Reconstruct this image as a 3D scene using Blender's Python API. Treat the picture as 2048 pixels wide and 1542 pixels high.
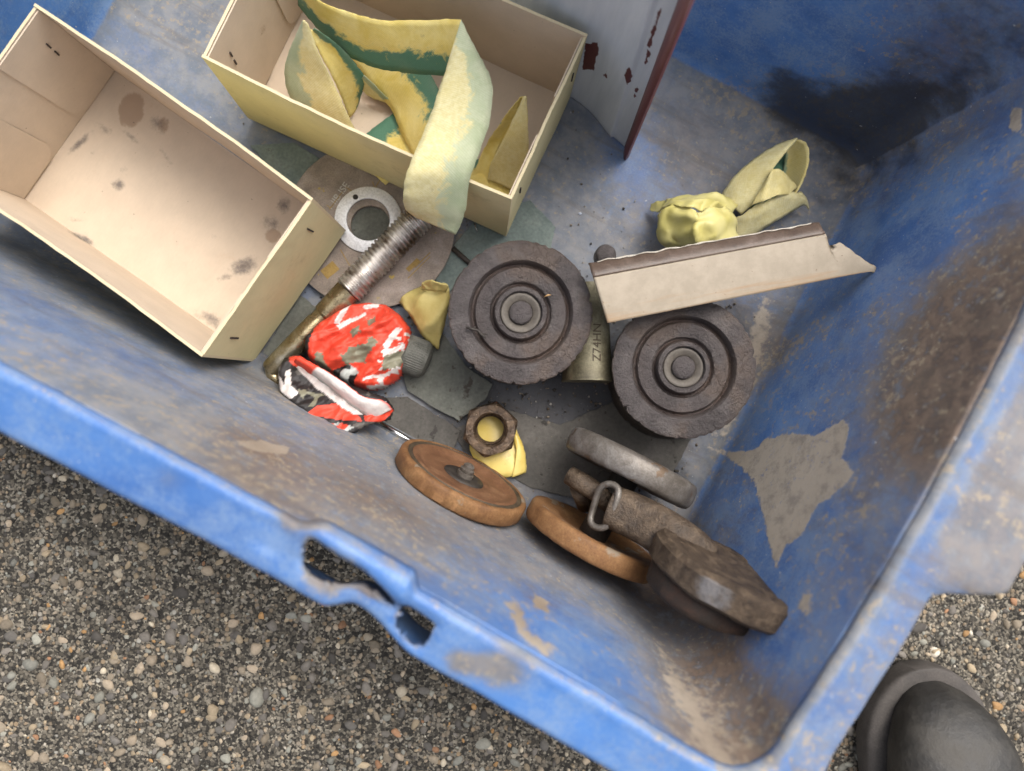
import bpy, bmesh, math, random
import numpy as np
from mathutils import Vector, Matrix, noise as mnoise

random.seed(7); rng = np.random.default_rng(7)
sc = bpy.context.scene
COL = sc.collection
for o in list(bpy.data.objects): bpy.data.objects.remove(o)
rad = math.radians

# ------------------------------------------------------------------ camera
F = 1450.0                      # focal length in photo pixels (2048 wide)
D = 0.467                       # height of the lens above the crate floor
n_ = Vector((-67/F, -72/F, -1)).normalized()      # where straight-down falls in the picture
ROT = n_.rotation_difference(Vector((0, 0, -1))).to_matrix()
cam = bpy.data.cameras.new('camera'); co = bpy.data.objects.new('camera', cam); COL.objects.link(co)
cam.sensor_width = 36; cam.lens = 36*F/2048; cam.clip_start = 0.01; cam.clip_end = 100
co.matrix_world = Matrix.Translation((0, 0, D)) @ ROT.to_4x4()
cam.dof.use_dof = True; cam.dof.focus_distance = 0.42; cam.dof.aperture_fstop = 4.5
sc.camera = co

def to_px(p):
    q = ROT.transposed() @ (Vector(p)-Vector((0, 0, D))); return 1024+F*q.x/-q.z, 771-F*q.y/-q.z
def P(px, py, z=0.0):
    d = ROT @ Vector(((px-1024)/F, -(py-771)/F, -1))
    t = (z-D)/d.z
    return Vector((d.x*t, d.y*t, z))

# ------------------------------------------------------------------ light
w = bpy.data.worlds.new('World'); sc.world = w; w.use_nodes = True
nt = w.node_tree; bg = nt.nodes['Background']
sky = nt.nodes.new('ShaderNodeTexSky'); sky.sky_type = 'NISHITA'; sky.sun_disc = False
SUN_EL, SUN_AZ = rad(60), rad(38)         # azimuth clockwise from +Y
sky.sun_elevation = SUN_EL; sky.sun_rotation = SUN_AZ
sky.air_density = 1.0; sky.dust_density = 7.0; sky.ozone_density = 0.6
hs = nt.nodes.new('ShaderNodeHueSaturation'); hs.inputs['Saturation'].default_value = 0.35
nt.links.new(sky.outputs[0], hs.inputs['Color']); nt.links.new(hs.outputs[0], bg.inputs[0])
bg.inputs[1].default_value = 0.15
sl = bpy.data.lights.new('sun', 'SUN'); so = bpy.data.objects.new('sun', sl); COL.objects.link(so)
sl.energy = .85; sl.angle = rad(38); sl.color = (1, .95, .88)
sd = Vector((math.sin(SUN_AZ)*math.cos(SUN_EL), math.cos(SUN_AZ)*math.cos(SUN_EL), math.sin(SUN_EL)))
so.rotation_euler = sd.to_track_quat('Z', 'Y').to_euler(); so.location = sd*3
sc.view_settings.view_transform = 'Standard'; sc.view_settings.look = 'None'
sc.view_settings.gamma = 1; sc.view_settings.exposure = 0.74

# ------------------------------------------------------------------ node helper
class NT:
    def __init__(s, name):
        s.m = bpy.data.materials.new(name); s.m.use_nodes = True
        s.t = s.m.node_tree; s.b = s.t.nodes['Principled BSDF']
        s.co = s.t.nodes.new('ShaderNodeTexCoord').outputs['Object']
    def n(s, typ, **kw):
        x = s.t.nodes.new(typ)
        for k, v in kw.items(): setattr(x, k, v)
        return x
    def put(s, sock, v):
        if isinstance(v, bpy.types.NodeSocket): s.t.links.new(v, sock)
        elif v is not None:
            if sock.type == 'RGBA' and len(v) == 3: v = (*v, 1)
            sock.default_value = v
    def map(s, scale=(1, 1, 1), rot=(0, 0, 0), vec=None):
        x = s.n('ShaderNodeMapping'); s.put(x.inputs['Vector'], vec or s.co)
        x.inputs['Scale'].default_value = scale; x.inputs['Rotation'].default_value = rot
        return x.outputs[0]
    def noise(s, scale, detail=4, rough=.55, vec=None, dist=0, col=False):
        x = s.n('ShaderNodeTexNoise'); s.put(x.inputs['Vector'], vec or s.co)
        x.inputs['Scale'].default_value = scale; x.inputs['Detail'].default_value = detail
        x.inputs['Roughness'].default_value = rough; x.inputs['Distortion'].default_value = dist
        return x.outputs['Color' if col else 'Fac']
    def voro(s, scale, out='Distance', feature='F1', vec=None, rnd=1):
        x = s.n('ShaderNodeTexVoronoi', feature=feature); s.put(x.inputs['Vector'], vec or s.co)
        x.inputs['Scale'].default_value = scale; x.inputs['Randomness'].default_value = rnd
        return x.outputs[out]
    def ramp(s, fac, stops, interp='LINEAR'):
        x = s.n('ShaderNodeValToRGB'); e = x.color_ramp.elements; x.color_ramp.interpolation = interp
        while len(e) < len(stops): e.new(.5)
        for i, (p, c) in enumerate(stops):
            e[i].position = p; e[i].color = (c, c, c, 1) if isinstance(c, (int, float)) else (*c, 1)
        s.put(x.inputs[0], fac); return x.outputs[0]
    def mix(s, fac, a, b, mode='MIX'):
        x = s.n('ShaderNodeMix', data_type='RGBA', blend_type=mode)
        s.put(x.inputs[0], fac); s.put(x.inputs[6], a); s.put(x.inputs[7], b); return x.outputs[2]
    def math(s, op, a, b=None, clamp=False):
        x = s.n('ShaderNodeMath', operation=op, use_clamp=clamp)
        s.put(x.inputs[0], a)
        if b is not None: s.put(x.inputs[1], b)
        return x.outputs[0]
    def step(s, v, lo, hi):
        x = s.n('ShaderNodeMapRange', interpolation_type='SMOOTHSTEP'); s.put(x.inputs[0], v)
        x.inputs[1].default_value = lo; x.inputs[2].default_value = hi; return x.outputs[0]
    def attr(s, name):
        x = s.n('ShaderNodeAttribute', attribute_name=name); sp = s.n('ShaderNodeSeparateColor')
        s.t.links.new(x.outputs['Color'], sp.inputs[0])
        return x.outputs['Color'], sp.outputs[0], sp.outputs[1], sp.outputs[2], x.outputs['Alpha']
    def bump(s, h, strength=.5, dist=.001, prev=None):
        x = s.n('ShaderNodeBump'); s.put(x.inputs['Height'], h); x.inputs['Strength'].default_value = strength
        x.inputs['Distance'].default_value = dist
        if prev: s.put(x.inputs['Normal'], prev)
        return x.outputs[0]
    def done(s, col, rough=.6, metal=0, normal=None, spec=None, sheen=None):
        s.put(s.b.inputs['Base Color'], col); s.put(s.b.inputs['Roughness'], rough); s.put(s.b.inputs['Metallic'], metal)
        if normal: s.put(s.b.inputs['Normal'], normal)
        if spec is not None: s.put(s.b.inputs['Specular IOR Level'], spec)
        return s.m

# ------------------------------------------------------------------ object helper
MW = {}
def thing(name, label, cat, loc=(0, 0, 0), mat=None, group=None, kind=None):
    o = bpy.data.objects.new(name, None); COL.objects.link(o); o.empty_display_size = .02
    M = mat if mat is not None else Matrix.Translation(loc)
    o.matrix_world = M; MW[o.name] = M
    tag(o, label, cat, group, kind); return o
def tag(o, label=None, cat=None, group=None, kind=None):
    if label: o['label'] = label
    if cat: o['category'] = cat
    if group: o['group'] = group
    if kind: o['kind'] = kind
    return o
def obj(name, me, mat, parent=None, world=False, smooth=True):
    if isinstance(me, bmesh.types.BMesh):
        b = me; me = bpy.data.meshes.new(name)
        if world and parent is not None: b.transform(full(parent).inverted())
        b.to_mesh(me); b.free()
    elif world and parent is not None: me.transform(full(parent).inverted())
    o = bpy.data.objects.new(name, me); COL.objects.link(o)
    if mat and not me.materials: me.materials.append(mat)
    if parent is not None: o.parent = parent
    if smooth:
        for p in me.polygons: p.use_smooth = True
    return o
def full(o):
    M = Matrix.Identity(4)
    while o is not None:
        M = (MW[o.name] if o.name in MW else Matrix.Identity(4)) @ M; o = o.parent
    return M
def sharp(o, deg=35):
    o.data.set_sharp_from_angle(angle=rad(deg)); return o
def mod(o, typ, **kw):
    m = o.modifiers.new(typ.lower(), typ)
    for k, v in kw.items(): setattr(m, k, v)
    return m
def npmesh(name, V, Fc):
    me = bpy.data.meshes.new(name); me.from_pydata(np.asarray(V).tolist(), [], np.asarray(Fc).tolist() if not isinstance(Fc, list) else Fc); me.update(); return me
def setattr_col(me, name, arr):
    a = me.color_attributes.new(name, 'FLOAT_COLOR', 'POINT')
    a.data.foreach_set('color', np.asarray(arr, dtype=np.float32).ravel())
def frame(origin, zdir, xdir=(1, 0, 0)):
    z = Vector(zdir).normalized(); x = Vector(xdir); x = (x - z*x.dot(z)).normalized(); y = z.cross(x)
    M = Matrix((x, y, z)).transposed().to_4x4(); M.translation = Vector(origin); return M
def lathe(prof, seg=96, jitter=0, jscale=200, seed=0, closed=False):
    """prof: list of (r,z) from the axis out and round."""
    bm = bmesh.new(); rings = []
    for (r, z) in prof:
        if r < 1e-6: rings.append([bm.verts.new((0, 0, z))]); continue
        ring = []
        for i in range(seg):
            a = 2*math.pi*i/seg; v = Vector((r*math.cos(a), r*math.sin(a), z))
            if jitter:
                d = mnoise.noise_vector(v*jscale+Vector((seed, 0, 0)))*jitter; v += d
            ring.append(bm.verts.new(v))
        rings.append(ring)
    for A, B in zip(rings, rings[1:]):
        if len(A) == 1 and len(B) == 1: continue
        for i in range(seg):
            j = (i+1) % seg
            if len(A) == 1: bm.faces.new((A[0], B[i], B[j]))
            elif len(B) == 1: bm.faces.new((A[i], B[0], A[j]))
            else: bm.faces.new((A[i], B[i], B[j], A[j]))
    bmesh.ops.recalc_face_normals(bm, faces=bm.faces); return bm
def prism(pts, z0, z1, bev=0, jit=0):
    bm = bmesh.new(); b = [bm.verts.new((p[0], p[1], z0)) for p in pts]; t = [bm.verts.new((p[0], p[1], z1)) for p in pts]
    bm.faces.new(t); bm.faces.new(list(reversed(b))); n = len(pts)
    for i in range(n): bm.faces.new((b[i], b[(i+1) % n], t[(i+1) % n], t[i]))
    bmesh.ops.recalc_face_normals(bm, faces=bm.faces)
    if bev: bmesh.ops.bevel(bm, geom=list(bm.edges), offset=bev, segments=2, affect='EDGES', profile=.6)
    return bm
def box(bm, c, s, M=None):
    r = bmesh.ops.create_cube(bm, size=1)
    for v in r['verts']:
        v.co = Vector((v.co.x*s[0], v.co.y*s[1], v.co.z*s[2]))+Vector(c)
        if M: v.co = M @ v.co
    return r['verts']
def catmull(pts, n):
    pts = [np.array(p, float) for p in pts]; out = []
    q = [2*pts[0]-pts[1]]+pts+[2*pts[-1]-pts[-2]]
    for i in range(1, len(q)-2):
        for k in range(n):
            t = k/n; a, b, c, d = q[i-1], q[i], q[i+1], q[i+2]
            out.append(.5*((2*b)+(c-a)*t+(2*a-5*b+4*c-d)*t*t+(3*b-a-3*c+d)*t**3))
    out.append(q[-2]); return out
def ribbon(bm, secs, nsub=10, nv=9, bow=0.0, crease=0.0, pale=0, flip=False, cs=60, seed=0, uvs=None, vs=1.0, v0=0.0):
    """secs: ((px,py,z),(px,py,z)) edge pairs; fills vertex uv/pale through a dict of vert -> (u,v,pale)"""
    L = [[*P(*s[0])] + [*P(*s[1])] for s in secs]
    R = catmull(L, nsub); rows = []; u = 0; prev = None
    for r in R:
        a, b = Vector(r[:3]), Vector(r[3:]); mid = (a+b)/2
        if prev: u += (mid-prev).length
        prev = mid; row = []
        for k in range(nv):
            v = k/(nv-1); p = a.lerp(b, v); p.z += bow*math.sin(math.pi*v)
            if k in (0, nv-1): p += Vector(mnoise.noise_vector(p*420))*.0005
            p.z += mnoise.noise(p*75)*.0012
            if crease:
                q = p*cs+Vector((seed, 0, 0)); nn = 1-abs(mnoise.noise(q))*2.4; p.z += crease*nn
                p += Vector(mnoise.noise_vector(q*1.7))*crease*.6
            x = bm.verts.new(p); row.append(x); uvs[x] = (u*10, v0+vs*(1-v if flip else v), max(0, min(1, pale+.25*mnoise.noise(Vector((u*60, v*2, seed))))), 1)
        rows.append(row)
    for A, B in zip(rows, rows[1:]):
        for k in range(nv-1): bm.faces.new((A[k], A[k+1], B[k+1], B[k]))
def bm_mesh(bm, name, uvs):
    bm.verts.index_update(); arr = [uvs.get(v, (0, 0, 0, 1)) for v in bm.verts]
    bmesh.ops.recalc_face_normals(bm, faces=bm.faces)
    me = bpy.data.meshes.new(name); bm.to_mesh(me); bm.free(); setattr_col(me, 'uvp', arr); return me
def tube(bm, pts, rs, seg=16, caps=True):
    rings = []; pts = [Vector(p) for p in pts]; up = Vector((0, 0, 1))
    if not hasattr(rs, '__len__'): rs = [rs]*len(pts)
    for i, p in enumerate(pts):
        d = (pts[min(i+1, len(pts)-1)]-pts[max(i-1, 0)]).normalized()
        s = d.cross(up if abs(d.z) < .95 else Vector((1, 0, 0))).normalized(); t = s.cross(d)
        rings.append([bm.verts.new(p+(s*math.cos(2*math.pi*k/seg)+t*math.sin(2*math.pi*k/seg))*rs[i]) for k in range(seg)])
    for A, B in zip(rings, rings[1:]):
        for k in range(seg): bm.faces.new((A[k], A[(k+1) % seg], B[(k+1) % seg], B[k]))
    if caps: bm.faces.new(list(reversed(rings[0]))); bm.faces.new(rings[-1])
    return rings
def text_mesh(s, size, depth=.0003):
    c = bpy.data.curves.new('txt', 'FONT'); c.body = s; c.size = size; c.extrude = depth; c.align_x = 'CENTER'; c.align_y = 'CENTER'
    o = bpy.data.objects.new('txt', c); COL.objects.link(o); bpy.context.view_layer.update()
    me = bpy.data.meshes.new_from_object(o.evaluated_get(bpy.context.evaluated_depsgraph_get()))
    bpy.data.objects.remove(o); bpy.data.curves.remove(c); me.materials.clear(); return me

# ------------------------------------------------------------------ materials
def grainy(name, cs, scale=120, rough=(.6, .85), metal=0, bump=.4, bdist=.0006, bscale=900, spots=None):
    """patchy three-tone surface with fine grain: rust, cast iron, dirt, felt"""
    s = NT(name); f = s.noise(scale, 8, .65, dist=.4); g = s.noise(bscale, 4, .6)
    c = s.ramp(f, [(.3, cs[0]), (.5, cs[1]), (.68, cs[2])])
    c = s.mix(.5, c, s.ramp(g, [(.3, .35), (.7, 1.0)]), 'MULTIPLY')
    if spots: c = s.mix(s.step(s.noise(spots[1], 5, .6), spots[2], spots[2]+.05), c, spots[0])
    h = s.math('ADD', s.math('MULTIPLY', g, .6), f)
    return s.done(c, s.ramp(f, [(.3, rough[0]), (.7, rough[1])]), metal, s.bump(h, bump, bdist))

def mat_crate(name, c_d, c_b):
    s = NT(name); _, dirt, patch, grime_shade, brown = s.attr('mask')
    lng = s.map((.35, 1, 1)); scr = s.noise(260, 5, .7, s.map((.12, 1, 1), (0, 0, .35)))
    scr2 = s.noise(300, 5, .7, s.map((1, .1, .3), (0, 0, -.2)))
    big = s.noise(22, 5, .6, lng, .5); fine = s.noise(150, 10, .72, dist=.3); vf = s.noise(700, 6, .7)
    blue = s.mix(s.step(big, .35, .65), c_d, c_b)
    blue = s.mix(s.math('MULTIPLY', s.step(scr, .60, .72), .35), blue, (.16, .27, .47))
    blue = s.mix(s.math('MULTIPLY', s.step(s.math('ADD', s.math('MULTIPLY', s.noise(38, 7, .7), .6), s.math('MULTIPLY', vf, .4)), .43, .60), .58), blue, (.21, .30, .44))
    blue = s.mix(s.math('MULTIPLY', s.step(dirt, .15, .6), .30), blue, (.13, .17, .25))
    # grey film: soft blend, broken up by noise
    nz = s.math('ADD', s.math('MULTIPLY', big, .5), s.math('MULTIPLY', fine, .5))
    lvl = s.math('ADD', s.math('SUBTRACT', nz, 1.02), s.math('MULTIPLY', dirt, .95))
    film = s.step(lvl, -.16, .26)
    dcol = s.mix(s.step(s.noise(70, 8, .7), .38, .62), (.145, .165, .195), (.235, .238, .242))
    bc = s.mix(s.step(fine, .4, .6), (.10, .068, .042), (.19, .13, .082))
    dcol = s.mix(s.math('MULTIPLY', brown, s.step(s.math('ADD', fine, s.math('MULTIPLY', scr2, .4)), .45, .75)), dcol, bc)
    c = s.mix(s.math('MULTIPLY', film, .93), blue, dcol)
    st_ = s.noise(75, 6, .65, s.map((.07, 1, .5), (0, 0, .04)))
    c = s.mix(s.math('MULTIPLY', s.math('MULTIPLY', s.step(st_, .52, .66), s.step(dirt, .3, .6)), .45), c, (.13, .105, .085))
    c = s.mix(s.math('MULTIPLY', s.math('MULTIPLY', s.step(scr2, .66, .72), s.step(s.noise(20, 3), .45, .6)), .4), c, (.36, .40, .46))
    # small tan flecks where dirty
    fl = s.math('MULTIPLY', s.step(s.math('ADD', s.noise(230, 8, .75), s.math('MULTIPLY', big, .35)), (.735), .80), s.step(dirt, .2, .5))
    c = s.mix(s.math('MULTIPLY', fl, .7), c, (.33, .27, .19))
    gl = s.math('ADD', s.math('SUBTRACT', s.noise(44, 7, .65, s.map((.7, 1, 1))), 1.0), grime_shade)
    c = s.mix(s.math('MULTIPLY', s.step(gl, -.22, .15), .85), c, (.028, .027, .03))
    pl = s.math('ADD', s.math('SUBTRACT', patch, .5), s.math('MULTIPLY', s.math('SUBTRACT', s.noise(170, 10, .72), .5), .95))
    pm = s.step(pl, -.07, .09)
    pcol = s.mix(s.step(s.noise(110, 9, .75), .46, .66), (.46, .405, .335), (.30, .27, .235))
    pm = s.math('MULTIPLY', pm, s.ramp(s.math('ADD', s.math('MULTIPLY', s.noise(330, 8, .75), .7), s.math('MULTIPLY', scr2, .3)), [(.36, .25), (.44, 1)]))
    pcol = s.mix(s.math('MULTIPLY', brown, .7), pcol, (.21, .16, .115))
    c = s.mix(pm, c, pcol)
    c = s.mix(s.step(s.noise(420, 3, .5), .73, .76), c, (.45, .45, .45))
    rough = s.math('ADD', s.math('MULTIPLY', film, .22), s.ramp(fine, [(.3, .38), (.7, .55)]))
    h = s.math('ADD', s.math('MULTIPLY', fine, .8), s.math('ADD', s.math('MULTIPLY', vf, .25), s.math('MULTIPLY', scr, .3)))
    h = s.math('ADD', h, s.math('MULTIPLY', pm, .25))
    return s.done(c, rough, 0, s.bump(h, .35, .0012), .45)
M_crate = mat_crate('scuffed_blue_plastic', (.040, .115, .33), (.075, .195, .475))

def mat_card(name, base, stain=True, rim=False):
    s = NT(name); f = s.noise(60, 6, .6); fib = s.noise(900, 4, .7, s.map((1, .25, 1)))
    c = s.mix(s.step(f, .3, .7), tuple(x*.93 for x in base), base)
    c = s.mix(.10, c, s.ramp(fib, [(.3, .5), (.7, 1)]), 'MULTIPLY')
    if stain:
        _, dk, oil, _, _ = s.attr('mask')
        n1 = s.noise(230, 8, .75); n2 = s.noise(75, 6, .7, dist=1)
        ol = s.step(s.math('ADD', s.math('SUBTRACT', oil, .55), s.math('MULTIPLY', s.math('SUBTRACT', n2, .5), .5)), -.06, .08)
        c = s.mix(s.math('MULTIPLY', ol, .62), c, (.30, .20, .13))
        dl = s.math('ADD', s.math('SUBTRACT', dk, .60), s.math('MULTIPLY', s.math('SUBTRACT', n1, .5), 1.15))
        c = s.mix(s.math('MULTIPLY', s.step(dl, -.22, .42), .78), c, (.075, .07, .075))
        sp = s.step(s.noise(330, 4, .55), .715, .75); c = s.mix(s.math('MULTIPLY', sp, .55), c, (.12, .10, .085))
        c = s.mix(s.math('MULTIPLY', s.step(s.noise(38, 5, .7), .6, .75), .25), c, (.45, .30, .19))
    if not stain: c = s.mix(s.math('MULTIPLY', s.step(s.noise(48, 8, .72), .55, .72), .45), c, tuple(x*.55 for x in base)); c = s.mix(s.math('MULTIPLY', s.step(s.noise(200, 7, .7), .66, .72), .4), c, (.2, .17, .11))
    return s.done(c, .85, 0, s.bump(s.math('ADD', fib, s.math('MULTIPLY', s.noise(55, 5), 1.5)), .18, .0006), .25)
M_card_in = mat_card('bare_cardboard', (.60, .495, .38))
M_card_out = mat_card('yellow_cardboard', (.70, .62, .36), False)
M_card_edge = mat_card('cut_cardboard_edge', (.66, .56, .36), False)
M_crease = grainy('worn_crease', [(.2, .15, .11)]*3, 60)

def mat_strap(name):
    s = NT(name); _, u, v, pale, _ = s.attr('uvp')
    n1 = s.noise(70, 8, .65, dist=.8); n2 = s.noise(300, 6, .7)
    e = s.math('ADD', s.math('ADD', v, -.63), s.math('MULTIPLY', s.math('SUBTRACT', n1, .5), .95))
    e = s.math('ADD', e, s.math('MULTIPLY', s.math('SUBTRACT', n2, .5), .25))
    g = s.step(e, -.08, .08)
    yel = s.mix(s.step(n1, .3, .7), (.70, .54, .13), (.80, .67, .26))
    yp = s.mix(s.step(n2, .3, .7), (.64, .56, .27), (.74, .68, .40))
    gp = s.mix(s.step(n1, .3, .7), (.42, .47, .29), (.53, .56, .38))
    c = s.mix(g, s.mix(pale, yel, yp), s.mix(pale, (.085, .20, .13), gp))
    c = s.mix(s.math('MULTIPLY', s.step(s.noise(45, 6, .7), .62, .78), .5), c, (.27, .24, .16))
    c = s.mix(s.math('MULTIPLY', s.step(s.noise(120, 6, .7), .66, .74), .35), c, (.15, .12, .09))
    wv = s.math('MULTIPLY', s.math('SINE', s.math('MULTIPLY', u, 470)), s.math('SINE', s.math('MULTIPLY', v, 150)))
    c = s.mix(.22, c, s.ramp(s.math('ADD', s.math('MULTIPLY', wv, .25), s.noise(700, 4, .7)), [(.2, .45), (.8, 1.1)]), 'MULTIPLY')
    fold = s.noise(60, 5, .6, s.map((1, .5, 1)))
    return s.done(c, .7, 0, s.bump(s.math('ADD', s.math('MULTIPLY', wv, .35), s.math('MULTIPLY', fold, 3.0)), .35, .0006), .3)
M_strap = mat_strap('green_edged_yellow_strap')
M_tape = (lambda s: s.done(s.mix(s.math('MULTIPLY', s.step(s.noise(160, 7, .7), .6, .72), .6),
          s.mix(s.step(s.noise(50, 5), .35, .65), (.55, .40, .08), (.66, .52, .16)), (.20, .15, .06)), .38, 0, s.bump(s.noise(260, 5), .2, .0006)))(NT('yellow_tape'))
M_tape_pale = (lambda s: s.done(s.mix(s.math('MULTIPLY', s.step(s.noise(120, 7, .7), .58, .72), .5),
          s.mix(s.step(s.noise(45, 5), .35, .65), (.52, .46, .14), (.62, .56, .24)), (.22, .19, .10)), .5, 0, s.bump(s.noise(260, 5), .25, .0006)))(NT('pale_yellow_wrap'))
M_tape_tan = (lambda s: s.done(s.mix(s.step(s.noise(70, 6, .7), .35, .7), (.40, .32, .10), (.50, .42, .16)), .6, 0, s.bump(s.noise(260, 5), .25, .0006)))(NT('tan_yellow_cloth'))
M_film = (lambda s: s.done(s.mix(s.step(s.noise(60, 6), .4, .7), (.40, .41, .38), (.52, .51, .44)), .4, 0, s.bump(s.noise(160, 5), .3, .001)))(NT('milky_film'))

def mat_iron(name):
    s = NT(name); f = s.noise(55, 7, .65, dist=.5); g = s.noise(560, 6, .72); k = s.voro(150, 'Distance', 'DISTANCE_TO_EDGE', vec=s.mix(.012, s.co, s.noise(90, 4, col=True)))
    c = s.ramp(f, [(.3, (.056, .047, .046)), (.5, (.092, .078, .076)), (.68, (.140, .122, .116))])
    c = s.mix(.55, c, s.ramp(g, [(.3, .45), (.7, 1.1)]), 'MULTIPLY')
    c = s.mix(s.math('MULTIPLY', s.step(s.noise(30, 5, .6), .5, .65), .45), c, (.13, .088, .060))
    _, r_, _, _, _ = s.attr('rust')
    c = s.mix(s.math('MULTIPLY', r_, s.ramp(s.noise(80, 5), [(.3, .25), (.7, .85)])), c, (.062, .032, .020))
    c = s.mix(s.math('MULTIPLY', s.step(s.noise(380, 6, .7), .68, .72), .6), c, (.34, .31, .29))
    h = s.math('ADD', s.math('MULTIPLY', g, 1.0), s.math('MULTIPLY', s.math('MULTIPLY', s.step(k, .035, .0), s.step(s.noise(28, 3), .54, .64)), -.22))
    h = s.math('ADD', h, s.math('MULTIPLY', s.noise(150, 5, .6), .9))
    return s.done(c, s.ramp(f, [(.3, .27), (.7, .46)]), .2, s.bump(h, 1.0, .0016), .65)
M_iron = mat_iron('greasy_cast_iron')
M_iron_dark = grainy('dark_sooty_iron', [(.03, .026, .024), (.05, .042, .036), (.075, .06, .048)], 120, (.5, .75), .3, .5, .0006)
M_washer = grainy('dusty_washer_steel', [(.095, .082, .068), (.125, .108, .09), (.16, .14, .115)], 150, (.55, .7), .1, .25, .0003)
M_rust = grainy('orange_rust', [(.14, .064, .024), (.225, .108, .04), (.30, .16, .066)], 90, (.6, .85), .1, .5, .0006, 900, ((.22, .17, .12), 60, .60))
M_rust_brown = grainy('brown_rust', [(.115, .052, .025), (.18, .083, .038), (.24, .122, .058)], 90, (.6, .85), .1, .4, .0006)
M_groove = grainy('dark_rust_groove', [(.05, .035, .022), (.085, .06, .035), (.12, .085, .05)], 120, (.6, .8), .1, .4)
M_nut = grainy('oily_brown_steel', [(.05, .032, .022), (.10, .066, .042), (.20, .135, .085)], 180, (.28, .5), .45, .8, .0012, 700, ((.5, .42, .32), 500, .66))
M_wornsteel = grainy('worn_grey_steel', [(.09, .076, .062), (.165, .145, .125), (.26, .24, .22)], 70, (.35, .55), .35, .5, .0006, 900, ((.12, .08, .05), 90, .60))
M_brown_steel = grainy('brown_grimy_steel', [(.034, .023, .016), (.092, .064, .042), (.165, .118, .078)], 130, (.38, .66), .15, 1.0, .0012, 900)
M_zinc = grainy('yellow_zinc_plate', [(.075, .064, .04), (.18, .16, .10), (.28, .255, .17)], 80, (.42, .6), .4, .4, .0004)
M_bolt = (lambda s: s.done(s.mix(s.step(s.noise(55, 5, .6), .36, .58), (.13, .09, .06), (.58, .55, .52)), s.ramp(s.noise(140, 5), [(.3, .22), (.7, .5)]), .85, s.bump(s.noise(500, 5, .7), .15, .0004)))(NT('rust_streaked_bolt_steel'))
M_bright = grainy('bright_ground_steel', [(.74, .74, .77), (.86, .86, .88), (.93, .93, .94)], 40, (.3, .45), .2, .15, .0002)
M_rod = grainy('polished_rod_steel', [(.55, .55, .55), (.7, .7, .7), (.8, .8, .8)], 40, (.12, .25), 1, .05, .0002)
M_mat = grainy('grey_green_sheet', [(.075, .076, .064), (.135, .14, .12), (.20, .208, .18)], 28, (.75, .95), 0, .5, .0007, 500, ((.05, .042, .033), 110, .62))
M_mat_teal = grainy('teal_grey_sheet', [(.11, .145, .135), (.18, .225, .21), (.24, .28, .25)], 40, (.7, .9), 0, .5, .0007, 500, ((.07, .06, .05), 110, .66))
M_mat_brown = grainy('brown_grey_sheet', [(.05, .046, .04), (.095, .088, .077), (.15, .138, .124)], 28, (.7, .9), 0, .5, .0007, 500, ((.03, .026, .022), 130, .62))
M_disc = grainy('brown_abrasive', [(.17, .14, .12), (.30, .245, .205), (.40, .34, .30)], 60, (.7, .9), 0, .6, .0008, 1100, ((.38, .28, .06), 80, .665))
M_print = grainy('white_print', [(.5, .48, .44)]*3, 300); M_print_y = grainy('ochre_print', [(.34, .22, .06)]*3, 300)
M_staple = grainy('rusty_staple', [(.05, .035, .03)]*3, 300)
M_knurl = grainy('grey_knurled_metal', [(.06, .06, .054), (.105, .105, .09), (.15, .147, .13)], 120, (.5, .7), .3, .4)

# ------------------------------------------------------------------ crate
e1 = Vector((1, -.535, 0)).normalized(); e2 = Vector((-e1.y, e1.x, 0))
y0 = P(700, 830).dot(e2); y1 = P(1400, 165).dot(e2); x1 = P(1440, 880).dot(e1); x0 = P(240, 70).dot(e1)-.006
CC = e1*((x0+x1)/2)+e2*((y0+y1)/2); A_, B_ = (x1-x0)/2, (y1-y0)/2
H, DR, RF, RC = .184, .0315, .018, .020
MC = Matrix((e1, e2, Vector((0, 0, 1)))).transposed().to_4x4(); MC.translation = CC; MCi = MC.inverted()
crate = thing('crate', 'scuffed blue plastic crate with a broken front handle, standing on pebbled concrete', 'crate', mat=MC)
def ring_pts(o, nx, ny, nc):
    r = max(min(RC, RC+o), .002); hx, hy = A_+o-r, B_+o-r
    hx, hy = max(hx, 0), max(hy, 0.0)
    X, Y, N = [], [], []
    def seg(p, q, n, nrm):
        for k in range(n): t = k/n; X.append(p[0]+(q[0]-p[0])*t); Y.append(p[1]+(q[1]-p[1])*t); N.append(nrm)
    def arc(cx, cy, a0, n):
        for k in range(n):
            a = a0+math.pi/2*k/n; X.append(cx+r*math.cos(a)); Y.append(cy+r*math.sin(a)); N.append((math.cos(a), math.sin(a)))
    seg((-hx, -hy-r), (hx, -hy-r), nx, (0, -1)); arc(hx, -hy, -math.pi/2, nc)
    seg((hx+r, -hy), (hx+r, hy), ny, (1, 0)); arc(hx, hy, 0, nc)
    seg((hx, hy+r), (-hx, hy+r), nx, (0, 1)); arc(-hx, hy, math.pi/2, nc)
    seg((-hx-r, hy), (-hx-r, -hy), ny, (-1, 0)); arc(-hx, -hy, math.pi, nc)
    return np.array(X), np.array(Y), np.array(N)
def warp(V):
    """the tired front and right walls bow near their shared corner"""
    k = np.clip(V[:, 2]/H, 0, 1.02); s1 = np.clip((V[:, 0]+.02)/A_, 0, 1.1); s2 = np.clip(.15-V[:, 1]/B_, 0, 1.2)
    f = np.clip(-V[:, 1]/(B_*.9), 0, 1); g = np.clip(V[:, 0]/(A_*.9), 0, 1)
    V[:, 1] -= k*f*.0062*s1*s1; V[:, 0] -= k*g*.0085*s2*s2
    return V
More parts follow.
